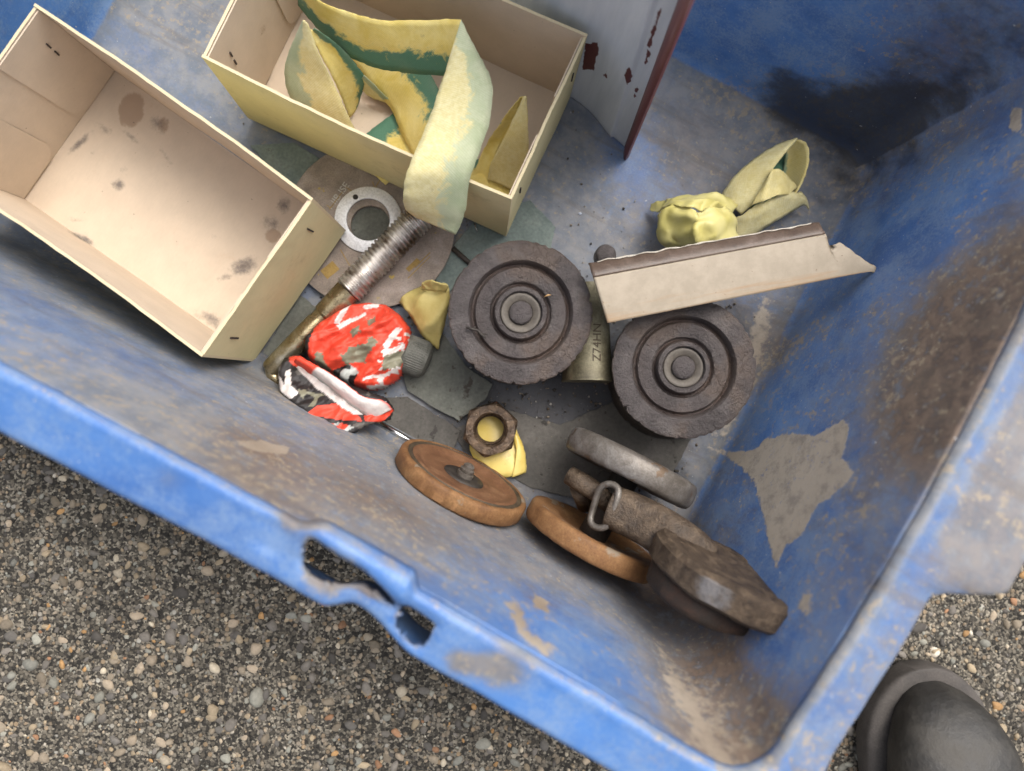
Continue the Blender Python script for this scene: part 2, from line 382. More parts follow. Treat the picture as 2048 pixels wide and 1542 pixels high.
# where a picture ray meets the inside of the crate
def on_crate(px, py):
    d = ROT @ Vector(((px-1024)/F, -(py-771)/F, -1)); o = Vector((0, 0, D))
    best = None
    for k in range(400):
        t = .2+k*.0015; p = MCi @ (o+d*t); off = DR*max(p.z, 0)/H
        if p.z <= 0 or abs(p.x) > A_+off or abs(p.y) > B_+off: return p
    return p
prof = []
for k in range(56): prof.append((-B_+.001+(B_-RF-.001)*k/55, 0.0))
for k in range(1, 11):
    a = math.pi/2*k/10; prof.append((-RF+RF*math.sin(a)+DR*(RF*(1-math.cos(a)))/H, RF*(1-math.cos(a))))
for k in range(1, 76): z = RF+(H-.004-RF)*k/75; prof.append((DR*z/H, z))
NX, NY, NCn = 190, 120, 22
V = []; NN = []
for (o, z) in prof:
    X, Y, N = ring_pts(o, NX, NY, NCn); V.append(np.stack([X, Y, np.full_like(X, z)], 1)); NN.append(N)
V = np.array(V); nr, npk = V.shape[:2]; NN = np.array(NN)
for i in range(nr):                      # old walls are not flat
    for j in range(0, npk):
        p = V[i, j]
        d = mnoise.noise(Vector((p[0]*9, p[1]*9, p[2]*12)))*.0022+mnoise.noise(Vector((p[0]*40, p[1]*40, p[2]*40)))*.0004
        wgt = min(1, prof[i][1]/.04); V[i, j, 0] += NN[i, j, 0]*d*wgt; V[i, j, 1] += NN[i, j, 1]*d*wgt; V[i, j, 2] += (1-wgt)*d*.25
idx = np.arange(nr*npk).reshape(nr, npk); nxt = np.roll(idx, -1, 1)
Fq = np.stack([idx[:-1], nxt[:-1], nxt[1:], idx[1:]], -1).reshape(-1, 4)
V = warp(V.reshape(-1, 3))
def crate_masks(V, rim_t=None):
    """dirt, patch, grime, brown at every vertex (crate coordinates)"""
    x, y, z = V[:, 0], V[:, 1], V[:, 2]; n = len(V)
    off = DR*np.clip(z, 0, H)/H
    dl = {'f': np.abs(y+(B_+off)), 'b': np.abs(y-(B_+off)), 'r': np.abs(x-(A_+off)), 'l': np.abs(x+(A_+off))}
    st = np.stack([dl[k] for k in 'fbrl'], 1); side = st.argmin(1)
    zz = np.clip(z/H, 0, 1)
    dirt = np.where(z < .012, .80, np.select([side == 0, side == 1, side == 2, side == 3], [.86-.34*zz, .38, .50, .32]))
    brown = np.where(z < .012, .05, np.select([side == 0, side == 1, side == 2], [.10, .30, .22], .2))
    grime_shade = np.where(z < .012, .12, np.select([side == 1], [.27], .06))  # real grime, plus shade painted into the back wall by its higher base
    patch = np.zeros(n)
    def blob(px, py, r, dd=0, db=0, dg=0, rx=None):
        nonlocal dirt, brown, grime_shade
        p = on_crate(px, py); q = np.sqrt(((V-np.array(p))**2).sum(1)); g = np.exp(-(q/r)**2)
        dirt = dirt+dd*g; brown = brown+db*g; grime_shade = grime_shade+dg*g
    for b in [(1960, 690, .042, .6, 1, 0), (1900, 820, .034, .55, .9, 0), (1990, 560, .05, .3, .6, .05), (1780, 250, .03, 0, 0, .3),
              (1640, 240, .03, 0, 0, .3), (1560, 170, .03, 0, 0, .3), (1950, 60, .05, .2, .4, .1), (1500, 120, .03, .1, .2, .15),
              (1700, 380, .03, .1, .2, .3), (1800, 200, .05, .15, .35, .2), (1380, 280, .03, .25, .2, 0), (1270, 1150, .03, .4, .4, 0), (1330, 1130, .03, .45, .4, 0),
              (1420, 1350, .03, .5, .9, 0), (1470, 1480, .03, .6, 1, 0), (1360, 1230, .03, .5, .8, 0), (300, 850, .05, .25, 0, 0), (1060, 1230, .02, .1, .9, 0), (1090, 1200, .012, .1, .9, 0), (520, 890, .02, 0, .7, 0),
              (900, 1070, .06, .15, .1, 0), (1080, 1100, .05, .1, .2, 0), (1620, 1250, .05, -.25, 0, 0), (1100, 1250, .04, -.35, 0, 0),
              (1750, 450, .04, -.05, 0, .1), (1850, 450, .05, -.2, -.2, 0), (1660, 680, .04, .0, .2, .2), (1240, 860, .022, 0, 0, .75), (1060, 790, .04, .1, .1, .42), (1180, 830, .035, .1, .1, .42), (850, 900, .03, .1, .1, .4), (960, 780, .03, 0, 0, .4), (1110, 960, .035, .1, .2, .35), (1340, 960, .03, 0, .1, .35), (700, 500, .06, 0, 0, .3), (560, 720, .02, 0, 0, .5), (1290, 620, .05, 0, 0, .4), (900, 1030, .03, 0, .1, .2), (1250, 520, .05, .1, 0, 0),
              (1560, 820, .03, -.15, 0, 0), (1500, 600, .03, -.1, .3, .2), (1520, 720, .02, .4, .7, .1), (1270, 300, .03, -.3, 0, 0), (1330, 420, .05, -.12, .3, -.1),
              (1600, 40, .04, -.3, -.3, -.6), (1420, 90, .03, -.3, -.3, -.4), (1700, 1180, .04, .25, .3, 0), (120, 50, .05, -.1, 0, -.1),
              (500, 960, .03, .1, .5, 0), (760, 1000, .03, .1, .5, 0), (1100, 160, .06, .2, 0, 0), (640, 960, .05, .1, .3, .1)]:
        blob(*b)
    def poly(pts, soft=.010):
        nonlocal patch
        q = [on_crate(*p) for p in pts]; c = sum(q, Vector())/len(q)
        # local plane of the patch
        nrm = Vector((0, 0, 0))
        for i in range(len(q)): nrm += (q[i]-c).cross(q[(i+1) % len(q)]-c)
        nrm.normalize(); u = (q[0]-c).normalized(); u = (u-nrm*u.dot(nrm)).normalized(); v = nrm.cross(u)
        Q = np.array([[(p-c).dot(u), (p-c).dot(v)] for p in q]); W = V-np.array(c)
        a, b, h = W@np.array(u), W@np.array(v), np.abs(W@np.array(nrm))
        sel = np.where((h < .02) & (a*a+b*b < (.02+np.sqrt((Q**2).sum(1)).max())**2))[0]
        if not len(sel): return
        pa, pb = a[sel], b[sel]; dmin = np.full(len(sel), 1e9); ins = np.zeros(len(sel), bool); m = len(Q)
        for i in range(m):
            (ax, ay), (bx, by) = Q[i], Q[(i+1) % m]; ex, ey = bx-ax, by-ay
            t = np.clip(((pa-ax)*ex+(pb-ay)*ey)/(ex*ex+ey*ey+1e-12), 0, 1)
            dmin = np.minimum(dmin, np.hypot(pa-ax-t*ex, pb-ay-t*ey))
            cr = ((ay > pb) != (by > pb)) & (pa < (bx-ax)*(pb-ay)/((by-ay) if abs(by-ay) > 1e-9 else 1e-9)+ax); ins ^= cr
        sd_ = np.where(ins, dmin, -dmin); patch[sel] = np.maximum(patch[sel], np.clip(.5+sd_/soft, 0, 1))
    poly([(1415, 893), (1470, 905), (1512, 900), (1530, 880), (1590, 868), (1640, 872), (1690, 842), (1706, 850), (1690, 920), (1722, 950), (1690, 985), (1640, 1020), (1610, 1080), (1580, 1100), (1562, 1145), (1545, 1090), (1525, 1010), (1510, 960), (1470, 925)])
    poly([(460, 882), (520, 878), (580, 895), (570, 908), (510, 900)]); poly([(1020, 1205), (1036, 1195), (1072, 1255), (1125, 1288), (1100, 1297), (1050, 1265)], .022)
    poly([(1070, 1180), (1100, 1190), (1105, 1220), (1075, 1205)], .018); poly([(1335, 1290), (1400, 1360), (1470, 1470), (1500, 1530), (1470, 1540), (1420, 1460), (1360, 1380)], .07)
    poly([(1625, 1190), (1645, 1200), (1640, 1240), (1620, 1225)], .018); poly([(2025, 215), (2048, 220), (2048, 270), (2020, 260)], .006)
    poly([(1510, 630), (1540, 590), (1530, 680), (1470, 800), (1440, 880), (1430, 870), (1480, 740)], .03)
    return dirt, patch, grime_shade, brown
def pack(a): return np.clip(np.stack([a[0], a[1], a[2], a[3]], 1), 0, 2)
me = npmesh('shell', V, Fq); setattr_col(me, 'mask', pack(crate_masks(V)))
shell = obj('shell', me, M_crate, crate); mod(shell, 'SOLIDIFY', thickness=.003, offset=1)

# rim: rolled ridge, sloping flange, skirt; front handle slots and a widened dirty ledge on the right
rp = [(-.0006, -.0045), (.0002, -.0022), (.0012, -.0009), (.0026, -.0001), (.0042, -.0003), (.006, -.0012)]
for k in range(1, 22): rp.append((.006+.0165*k/21, -.0012-.0059*k/21))
rp += [(.0238, -.0078), (.0248, -.0090), (.0254, -.0105), (.0258, -.0125)]
for k in range(1, 14): rp.append((.0258+.0012*k/13, -.0125-.034*k/13))
tl = [0]
for a, b in zip(rp, rp[1:]): tl.append(tl[-1]+math.hypot(b[0]-a[0], b[1]-a[1]))
NX2, NY2, NC2 = 640, 300, 30
def px_st(px, py, z=H-.004):
    px, py = px+12, py+8
    p = MCi @ P(px, py, z); return p.x, -p.y-(B_+DR)
g0, g1 = px_st(592, 1050)[0], px_st(850, 1195)[0]
n0, n1 = px_st(668, 1170)[0], px_st(860, 1310)[0]
l0, l1 = (MCi @ P(1935, 1215, H-.01)).y, (MCi @ P(2048, 800, H-.01)).y
sm = lambda t: (lambda q: q*q*(3-2*q))(min(1, max(0, t)))
Vr = []; rt = []
for (o, z), t in zip(rp, tl):
    X, Y, N = ring_pts(DR+o, NX2, NY2, NC2); Z = np.full_like(X, H+z)
    for j in range(len(X)):
        p = Vector((X[j], Y[j], Z[j])); nx_, ny_ = N[j]
        dn = mnoise.noise(Vector((p.x*14, p.y*14, 3)))*.0010*min(1, max(0, o)/.004)+mnoise.noise(Vector((p.x*60, p.y*60, 5)))*.00035
        f = min(1, o/.02); dz = mnoise.noise(Vector((p.x*22, p.y*22, 9)))*.0010+mnoise.noise(Vector((p.x*90, p.y*90, 9)))*.0003*min(1, o/.004)
        if j < NX2:
            gb = sm((p.x-g0)/.012)*sm((g1-p.x)/.006)
            if gb > 0 and o < .0145:
                dn += -gb*.0052*(1-o/.0145); dz += gb*.0042*math.sin(math.pi*min(1, (o+.002)/.0155))
            nb = sm((p.x-n0)/.013)*sm((n1-p.x)/.03)
            dn -= nb*.0068*sm((o-.007)/.015)
            bb = sm(1-abs(p.x-(g0-.006))/.012); dz += -bb*.0016*sm(o/.004)*sm((.02-o)/.006)
        if NX2+NC2 <= j < NX2+NC2+NY2:
            lb = sm((p.y-l0)/.018)*sm((l1+.10-p.y)/.02); e = sm((o-.008)/.016)
            dn += lb*.026*e; dz += lb*e*.002
        X[j] += nx_*dn; Y[j] += ny_*dn; Z[j] += dz*(1 if z > -.012 else .3)
    Vr.append(np.stack([X, Y, Z], 1))
Vr = np.array(Vr); nr, npk = Vr.shape[:2]
keep = np.ones((nr-1, npk), bool)
def pdist(sx, so, q):
    m = len(q); ins = np.zeros_like(sx, bool); dm = np.full(sx.shape, 1e9); cx = np.zeros_like(sx); cy = np.zeros_like(sx)
    for i in range(m):
        (ax, ay), (bx, by) = q[i], q[(i+1) % m]; ex, ey = bx-ax, by-ay
        t = np.clip(((sx-ax)*ex+(so-ay)*ey)/(ex*ex+ey*ey+1e-15), 0, 1); d = np.hypot(sx-ax-t*ex, so-ay-t*ey)
        b = d < dm; dm = np.where(b, d, dm); cx = np.where(b, ax+t*ex, cx); cy = np.where(b, ay+t*ey, cy)
        ins ^= ((ay > so) != (by > so)) & (sx < ex*(so-ay)/(ey if abs(ey) > 1e-9 else 1e-9)+ax)
    return ins, dm, cx, cy
def hole(pts):
    q = np.array([px_st(*p) for p in pts]); nf = NX2
    sx = Vr[:, :nf, 0]; so_ = -Vr[:, :nf, 1]-(B_+DR)
    fx = (sx[:-1, :-1]+sx[1:, 1:])/2; fo = (so_[:-1, :-1]+so_[1:, 1:])/2
    ok = np.array([a[0] < .0240 for a in rp[:-1]])[:, None]
    gone = pdist(fx, fo, q)[0] & ok
    ins, dm, cx, cy = pdist(sx, so_, q)
    # verts on the border of the removed cells slide onto the outline
    tg = np.zeros((nr, nf), int); al = np.zeros((nr, nf), int)
    for a in (0, 1):
        for b in (0, 1):
            tg[a:nr-1+a, b:nf-1+b] += gone; al[a:nr-1+a, b:nf-1+b] += ~gone
    border = (tg > 0) & (al > 0) & (dm < .0016)
    Vr[:, :nf, 0] = np.where(border, cx, Vr[:, :nf, 0]); Vr[:, :nf, 1] = np.where(border, -cy-(B_+DR), Vr[:, :nf, 1])
    lip = np.exp(-(dm/.0022)**2); Vr[:, :nf, 2] -= lip*.0012*(tg < 4)
    HD[:, :nf] = np.minimum(HD[:, :nf], dm)
    keep[:, :nf-1] &= ~gone
HD = np.full((nr, npk), 1.0)
hole(catmull([(610, 1095), (620, 1078), (641, 1072), (695, 1106), (752, 1138), (806, 1192), (801, 1214), (758, 1190), (722, 1174), (666, 1168), (625, 1152), (610, 1129), (610, 1095)], 4)[:-1])
hole(catmull([(815, 1204), (841, 1209), (893, 1243), (890, 1258), (874, 1291), (849, 1297), (810, 1266), (811, 1230), (815, 1204)], 4)[:-1])
idx = np.arange(nr*npk).reshape(nr, npk); nxt = np.roll(idx, -1, 1)
Fr = np.stack([idx[:-1], nxt[:-1], nxt[1:], idx[1:]], -1)[keep]
Vf = warp(Vr.reshape(-1, 3)); HD = HD.reshape(-1)
dirt, patch, grime_shade, brown = crate_masks(Vf); T = np.repeat(np.array(tl), npk); J = np.tile(np.arange(npk), nr)
right = (J >= NX2+NC2) & (J < NX2+NC2+NY2); corner = (J >= NX2) & (J < NX2+NC2); front = J < NX2
dirt = np.full(len(Vf), .10); brown = np.full(len(Vf), .05); grime_shade = np.zeros(len(Vf)); patch *= 0
dirt += .48*np.exp(-((T-.0035)/.0018)**2)+.42*np.exp(-(HD/.0011)**2)
xl, yl = Vf[:, 0], Vf[:, 1]
dirt += np.where(right, .34+np.clip((T-.012)/.012, 0, 1)*.75*np.array([sm((y-l0)/.02) for y in yl]), 0)+np.where(corner, .33, 0)+np.where(right, .12, 0)
brown += np.where(right & (T > .014), .35, 0)
for (px, py, r, dd, db) in [(590, 1040, .007, .7, .6), (640, 1060, .006, .9, .5), (700, 1110, .006, .5, .7), (775, 1135, .005, .6, .9), (618, 1160, .005, .6, .3), (660, 1175, .006, .7, .7), (920, 1325, .007, .7, .3), (985, 1330, .008, .7, .3), (1030, 1340, .010, .45, .1), (730, 1190, .006, .45, .6), (345, 955, .006, .4, 0), (1300, 1500, .02, .2, 0), (275, 1010, .02, .1, 0)]:
    p = np.array(MCi @ P(px, py, H-.004)); q = np.sqrt(((Vf-p)**2).sum(1)); g = np.exp(-(q/r)**2); dirt += dd*g; brown += db*g
me = npmesh('rim', Vf, Fr); setattr_col(me, 'mask', pack((dirt, patch, grime_shade, brown)))
rim = obj('rim', me, M_crate, crate); mod(rim, 'SOLIDIFY', thickness=.0026, offset=1)

# ------------------------------------------------------------------ ground
def mat_ground():
    s = NT('exposed_aggregate_concrete')
    v = s.voro(330, 'Color'); vd = s.voro(330, 'Distance'); v2 = s.voro(800, 'Color'); n = s.noise(9, 5, .6); n2 = s.noise(90, 6, .7)
    sepr = s.n('ShaderNodeSeparateColor'); s.put(sepr.inputs[0], v); sep2 = s.n('ShaderNodeSeparateColor'); s.put(sep2.inputs[0], v2)
    g = s.ramp(sepr.outputs[0], [(.0, (.028, .025, .021)), (.3, (.06, .053, .043)), (.5, (.13, .112, .085)), (.75, (.25, .22, .175)), (.92, (.32, .23, .14)), (1, (.42, .40, .35))])
    fine = s.ramp(sep2.outputs[0], [(.0, (.022, .020, .017)), (.4, (.06, .053, .043)), (.7, (.17, .148, .115)), (1, (.36, .32, .25))])
    inside = s.math('MULTIPLY', s.step(vd, .62, .38), s.step(sepr.outputs[1], .35, .45))
    c = s.mix(inside, fine, g)
    c = s.mix(.75, c, s.ramp(n2, [(.3, .45), (.65, 1.05)]), 'MULTIPLY')
    c = s.mix(.55, c, s.ramp(n, [(.3, .5), (.7, 1.25)]), 'MULTIPLY'); c = s.mix(.6, c, s.ramp(s.noise(28, 6, .65), [(.3, .45), (.65, 1.2)]), 'MULTIPLY')
    h = s.math('ADD', s.math('MULTIPLY', inside, .6), s.math('MULTIPLY', n2, 1.2))
    return s.done(c, .85, 0, s.bump(h, .9, .002), .35)
ZG = -.0042
bm = bmesh.new(); bmesh.ops.create_grid(bm, x_segments=8, y_segments=8, size=6); bm.transform(Matrix.Translation((0, 0, ZG)))
tag(obj('ground', bm, mat_ground()), kind='structure')
def scatter_pebbles():
    base = []
    for sub in (1, 2):
        b = bmesh.new(); bmesh.ops.create_icosphere(b, subdivisions=sub, radius=1); b.verts.ensure_lookup_table()
        base.append((np.array([v.co[:] for v in b.verts]), np.array([[v.index for v in f.verts] for f in b.faces]))); b.free()
    pal = np.array([(.30, .25, .18), (.22, .19, .15), (.16, .15, .14), (.36, .22, .10), (.42, .38, .31), (.12, .115, .11), (.30, .17, .10), (.26, .265, .24), (.50, .47, .42), (.20, .205, .19), (.075, .07, .066), (.33, .28, .22)])
    wt = np.array([16, 16, 13, 4, 5, 9, 3, 8, 1, 9, 6, 12], float); wt /= wt.sum()
    Vs, Fs, Cs = [], [], []; nv = 0
    def emit(n, lo, hi, sub, pw):
        nonlocal nv
        bv, bf = base[sub-1]; k = 0
        while k < n:
            x, y = rng.uniform(-.46, .46), rng.uniform(-.36, .10)
            l = MCi @ Vector((x, y, 0))
            if abs(l.x) < A_+.012 and abs(l.y) < B_+.012: continue
            k += 1
            r = lo+(hi-lo)*rng.random()**pw; s3 = np.array([1, rng.uniform(.55, .95), rng.uniform(.4, .7)])*r
            v = bv.copy(); v = np.sign(v)*np.abs(v)**rng.uniform(.75, 1.0); v += .22*np.sin(bv[:, [1, 2, 0]]*rng.uniform(1.5, 3, 3)+rng.uniform(0, 6, 3)); v = v*s3
            a = rng.uniform(0, 6.28); c, s_ = math.cos(a), math.sin(a); v = np.stack([v[:, 0]*c-v[:, 1]*s_, v[:, 0]*s_+v[:, 1]*c, v[:, 2]], 1)
            v += (x, y, ZG-s3[2]*rng.uniform(.05, .45)); Vs.append(v); Fs.append(bf+nv); nv += len(v)
            cc = pal[rng.choice(len(pal), p=wt)]*rng.uniform(.75, 1.3)*np.array((1.03, .98, .90))
            Cs.append(np.tile((*cc, 1), (len(v), 1)))
    emit(170, .0034, .0064, 2, 2.3); emit(3400, .0018, .0040, 2, 1.6); emit(11000, .0006, .0019, 1, 1.3)
    me = npmesh('gravel', np.concatenate(Vs), np.concatenate(Fs)); setattr_col(me, 'tint', np.concatenate(Cs)); return me
s = NT('river_pebble'); tint = s.attr('tint')[0]
c = s.mix(.55, tint, s.ramp(s.noise(500, 6, .7), [(.3, .5), (.7, 1.15)]), 'MULTIPLY')
tag(obj('gravel', scatter_pebbles(), s.done(c, .75, 0, s.bump(s.noise(700, 4), .3, .0006), .4)), 'pebbles set in the concrete around the blue crate', 'gravel', kind='stuff')

# ------------------------------------------------------------------ flat sheets on the crate floor
def ragged(pts, z, amp=.0008, n=14, seed=0):
    q = [P(x, y, z) for x, y in pts]; out = []
    for i in range(len(q)):
        a, b = q[i], q[(i+1) % len(q)]
        for k in range(n):
            p = a.lerp(b, k/n); d = mnoise.noise_vector(p*260+Vector((seed, 0, 0)))*amp*(0 if k == 0 else 1); out.append((p.x+d.x, p.y+d.y))
    return out
def slate(name, pts, z0, z1, m, label, seed=0):
    q = ragged(pts, z1, seed=seed); c = Vector((sum(p[0] for p in q)/len(q), sum(p[1] for p in q)/len(q), z0))
    t = tag(obj(name, prism(q, z0, z1, .0003), m, smooth=False), label, 'sheet', 'broken grey sheets on the crate floor')
    t.data.transform(Matrix.Translation(-c)); t.location = c; return t
slate('broken_sheet', [(1000, 815), (1120, 850), (1235, 800), (1300, 850), (1383, 878), (1345, 948), (1160, 1000), (1060, 975), (925, 900), (905, 860)], .0006, .0016, M_mat_brown, 'brown grey flat sheet on the crate floor below the steel hex nut and casters', 3)
slate('broken_sheet', [(985, 768), (970, 800), (918, 842), (868, 815), (815, 782), (790, 700), (880, 660), (935, 735)], .0019, .0042, M_mat, 'hexagonal grey green sheet between the red foil and the left caster', 5)
slate('broken_sheet', [(720, 800), (815, 793), (905, 850), (922, 862), (905, 905), (860, 905), (800, 890), (730, 862)], .0019, .0036, M_mat_brown, 'dark grey sheet between the red foil and the brown hex nut', 9)
slate('broken_sheet', [(915, 480), (960, 430), (1060, 400), (1112, 455), (1100, 500), (1010, 530), (935, 560), (885, 590), (870, 555)], .0006, .0022, M_mat_teal, 'teal grey sheet under the front corner of the strap filled box', 12)
slate('broken_sheet', [(500, 290), (590, 285), (680, 345), (700, 380), (640, 420), (585, 390), (545, 340)], .0006, .0022, M_mat_teal, 'teal grey sheet lying between the two yellow boxes', 15)
slate('broken_sheet', [(600, 590), (665, 640), (640, 690), (560, 735), (520, 715), (560, 650)], .0006, .0024, M_mat, 'grey green sheet between the empty box and the bolt shank', 18)
slate('broken_sheet', [(640, 395), (800, 330), (860, 420), (850, 520), (780, 600), (700, 590), (640, 500)], .0006, .0024, M_mat, 'grey sheet seen through the bright steel ring', 21)

# ------------------------------------------------------------------ cardboard boxes
def gauss_mask(me, Mw, blobs):
    V = np.array([(Mw @ v.co)[:] for v in me.vertices]); dk = np.zeros(len(V)); oil = np.zeros(len(V))
    for (px, py, z, rx, ry, ang, kind, amp) in blobs:
        c = P(px, py, z); d = V-np.array(c); a = rad(-ang); u = d[:, 0]*math.cos(a)+d[:, 1]*math.sin(a); v = -d[:, 0]*math.sin(a)+d[:, 1]*math.cos(a)
        k = .322e-3*(D-z)/D; g = amp*np.exp(-((u/(rx*k))**2+(v/(ry*k))**2+(d[:, 2]/.012)**2))
        if kind == 'd': dk = np.maximum(dk, g)
        else: oil = np.maximum(oil, g)
    setattr_col(me, 'mask', np.stack([dk, oil, dk*0, dk*0+1], 1))
BL, BW, BH, TH = .181, .101, .078, .0016
def panel(bm, o, u, v, nrm, nu=40, nv=24, th=TH, sag=0, seed=0):
    """gently uneven card panel, slab of thickness th along nrm"""
    o, u, v, nrm = map(Vector, (o, u, v, nrm)); G = []
    for side in (0, 1):
        rows = []
        for i in range(nu+1):
            row = []
            for j in range(nv+1):
                a, b = i/nu, j/nv; d = sag*math.sin(math.pi*a)*b+(mnoise.noise(Vector((a*3+seed, b*2, 1)))*.0009+mnoise.noise(Vector((a*16+seed, b*7, 1)))*.0003*b)*math.sin(math.pi*a)
                row.append(bm.verts.new(o+u*a+v*b+nrm*(d+(th if side else 0))))
            rows.append(row)
        G.append(rows)
    for side, R in enumerate(G):
        for i in range(nu):
            for j in range(nv):
                f = (R[i][j], R[i+1][j], R[i+1][j+1], R[i][j+1]); bm.faces.new(f if side else f[::-1]).material_index = 1 if side else 0
    A, B = G
    for i in range(nu):
        for j in (0, nv):
            f = bm.faces.new((A[i][j], A[i+1][j], B[i+1][j], B[i][j])); f.material_index = 2
    for j in range(nv):
        for i in (0, nu):
            f = bm.faces.new((A[i][j], A[i][j+1], B[i][j+1], B[i][j])); f.material_index = 2
def card_part(name, parent, args, mw, blobs, **kw):
    bm = bmesh.new(); panel(bm, *args, **kw); bmesh.ops.recalc_face_normals(bm, faces=bm.faces)
    me = bpy.data.meshes.new(name); bm.to_mesh(me); bm.free()
    for m in (M_card_in, M_card_out, M_card_edge): me.materials.append(m)
    gauss_mask(me, mw, blobs); return obj(name, me, None, parent, smooth=False)
def card_box(label, M, blobs, sags):
    t = thing('cardboard_box', label, 'box', mat=M, group='yellow cardboard boxes in the crate')
    L, W, h = BL, BW, BH; X, Y, Z = Vector((1, 0, 0)), Vector((0, 1, 0)), Vector((0, 0, 1))
    # local x along the long side, y across, origin at the centre of the bottom; inner faces first
    card_part('base', t, ((-L/2+TH, -W/2+TH, TH), X*(L-2*TH), Y*(W-2*TH), -Z), M, blobs, nu=150, nv=90)
    card_part('long_wall', t, ((-L/2, -W/2+TH, 0), X*L, Z*h, -Y), M, blobs, nu=120, nv=40, sag=sags[0], seed=1)
    card_part('long_wall', t, ((-L/2, W/2-TH, 0), X*L, Z*h, Y), M, blobs, nu=120, nv=40, sag=sags[1], seed=4)
    card_part('end_wall', t, ((-L/2+TH, -W/2+TH, 0), Y*(W-2*TH), Z*(h-.0008), -X), M, blobs, nu=60, nv=40, seed=7)
    card_part('end_wall', t, ((L/2-TH, -W/2+TH, 0), Y*(W-2*TH), Z*(h-.0008), X), M, blobs, nu=60, nv=40, seed=9)
    for sx in (-1, 1):                  # glue flaps folded in from the long sides, rounded lower corner
        for sy in (-1, 1):
            bm = bmesh.new(); x = sx*(L/2-TH-.0003); a = .037; r = .012; y_ = sy*(W/2-TH-.0002)
            pts = [(0, h-.0016), (a, h-.0016)]+[(a-r+r*math.cos(q*math.pi/16), .004+r-r*math.sin(q*math.pi/16)) for q in range(0, 9)]+[(0, .004)]
            vs = [bm.verts.new((x, y_-sy*p[0], p[1])) for p in pts]; ex = [bm.verts.new((x-sx*.0008, y_-sy*p[0], p[1])) for p in pts]
            bm.faces.new(vs); bm.faces.new(ex[::-1]); n = len(pts)
            for i in range(n): bm.faces.new((vs[i], vs[(i+1) % n], ex[(i+1) % n], ex[i]))
            bmesh.ops.recalc_face_normals(bm, faces=bm.faces)
            me = bpy.data.meshes.new('flap'); bm.to_mesh(me); bm.free(); gauss_mask(me, M, blobs); obj('flap', me, M_card_in, t, smooth=False)
            st = bmesh.new()
            for off_, xx, ln in ((0, sx*(L/2+.0004), .0105), (-.0042, sx*(L/2-TH-.0016), .0042), (.0036, sx*(L/2-TH-.0016), .0042)):
                box(st, (xx, sy*(W/2-.014)+off_, h*.70), (.0007, ln, .0009), None)
            R_ = Matrix.Translation((0, sy*(W/2-.014), h*.70)) @ Matrix.Rotation(rad(90+4*sx), 4, 'X') @ Matrix.Translation((0, -sy*(W/2-.014), -h*.70)); st.transform(R_)
            obj('staple', st, M_staple, t, smooth=False)
    return t
# right box (the empty one on the left of the picture): from its floor corner points
def box_matrix(pA, pB, side, z):
    """pA->pB bottom front edge (left to right) in the picture, box extends to `side` of it"""
    a, b = P(*pA, z), P(*pB, z); x = (b-a).normalized(); y = Vector((-x.y, x.x, 0))*side
    c = (a+b)/2+y*BW/2; M = Matrix((x, y, Vector((0, 0, 1)))).transposed().to_4x4()
    M.translation = c; return M
zb2 = .006
M2 = box_matrix((500, 238), (1008, 471), 1, zb2)
blob2 = [(1005, 130, .004, 30, 12, 20, 'd', .9), (1045, 115, .04, 20, 10, 20, 'd', .8), (520, 60, .04, 40, 40, 0, 'o', .6), (1020, 20, .07, 14, 10, 0, 'd', .7), (760, 215, .004, 60, 25, 20, 'o', .9), (790, 190, .004, 30, 12, 10, 'd', .7)]
card_box('yellow cardboard box holding the yellow and green strap', M2, blob2, (.0022, -.0024))
zb1 = .0055
b1 = (P(695, 466, zb1)+P(508, 722, zb1))/2
xd = (P(695, 466, zb1)-P(245, 150, zb1)).normalized(); yd = Vector((-xd.y, xd.x, 0))
M1 = Matrix((xd, yd, Vector((0, 0, 1)))).transposed().to_4x4(); M1.translation = b1-xd*BL/2
M1 = M1 @ Matrix.Translation((BL*.014, 0, 0)) @ Matrix.Diagonal((.972, 1, 1, 1)) @ Matrix.Translation((0, -BW/2, 0)) @ Matrix.Rotation(rad(3.6), 4, 'X') @ Matrix.Translation((0, BW/2, 0))
zi = zb1+TH
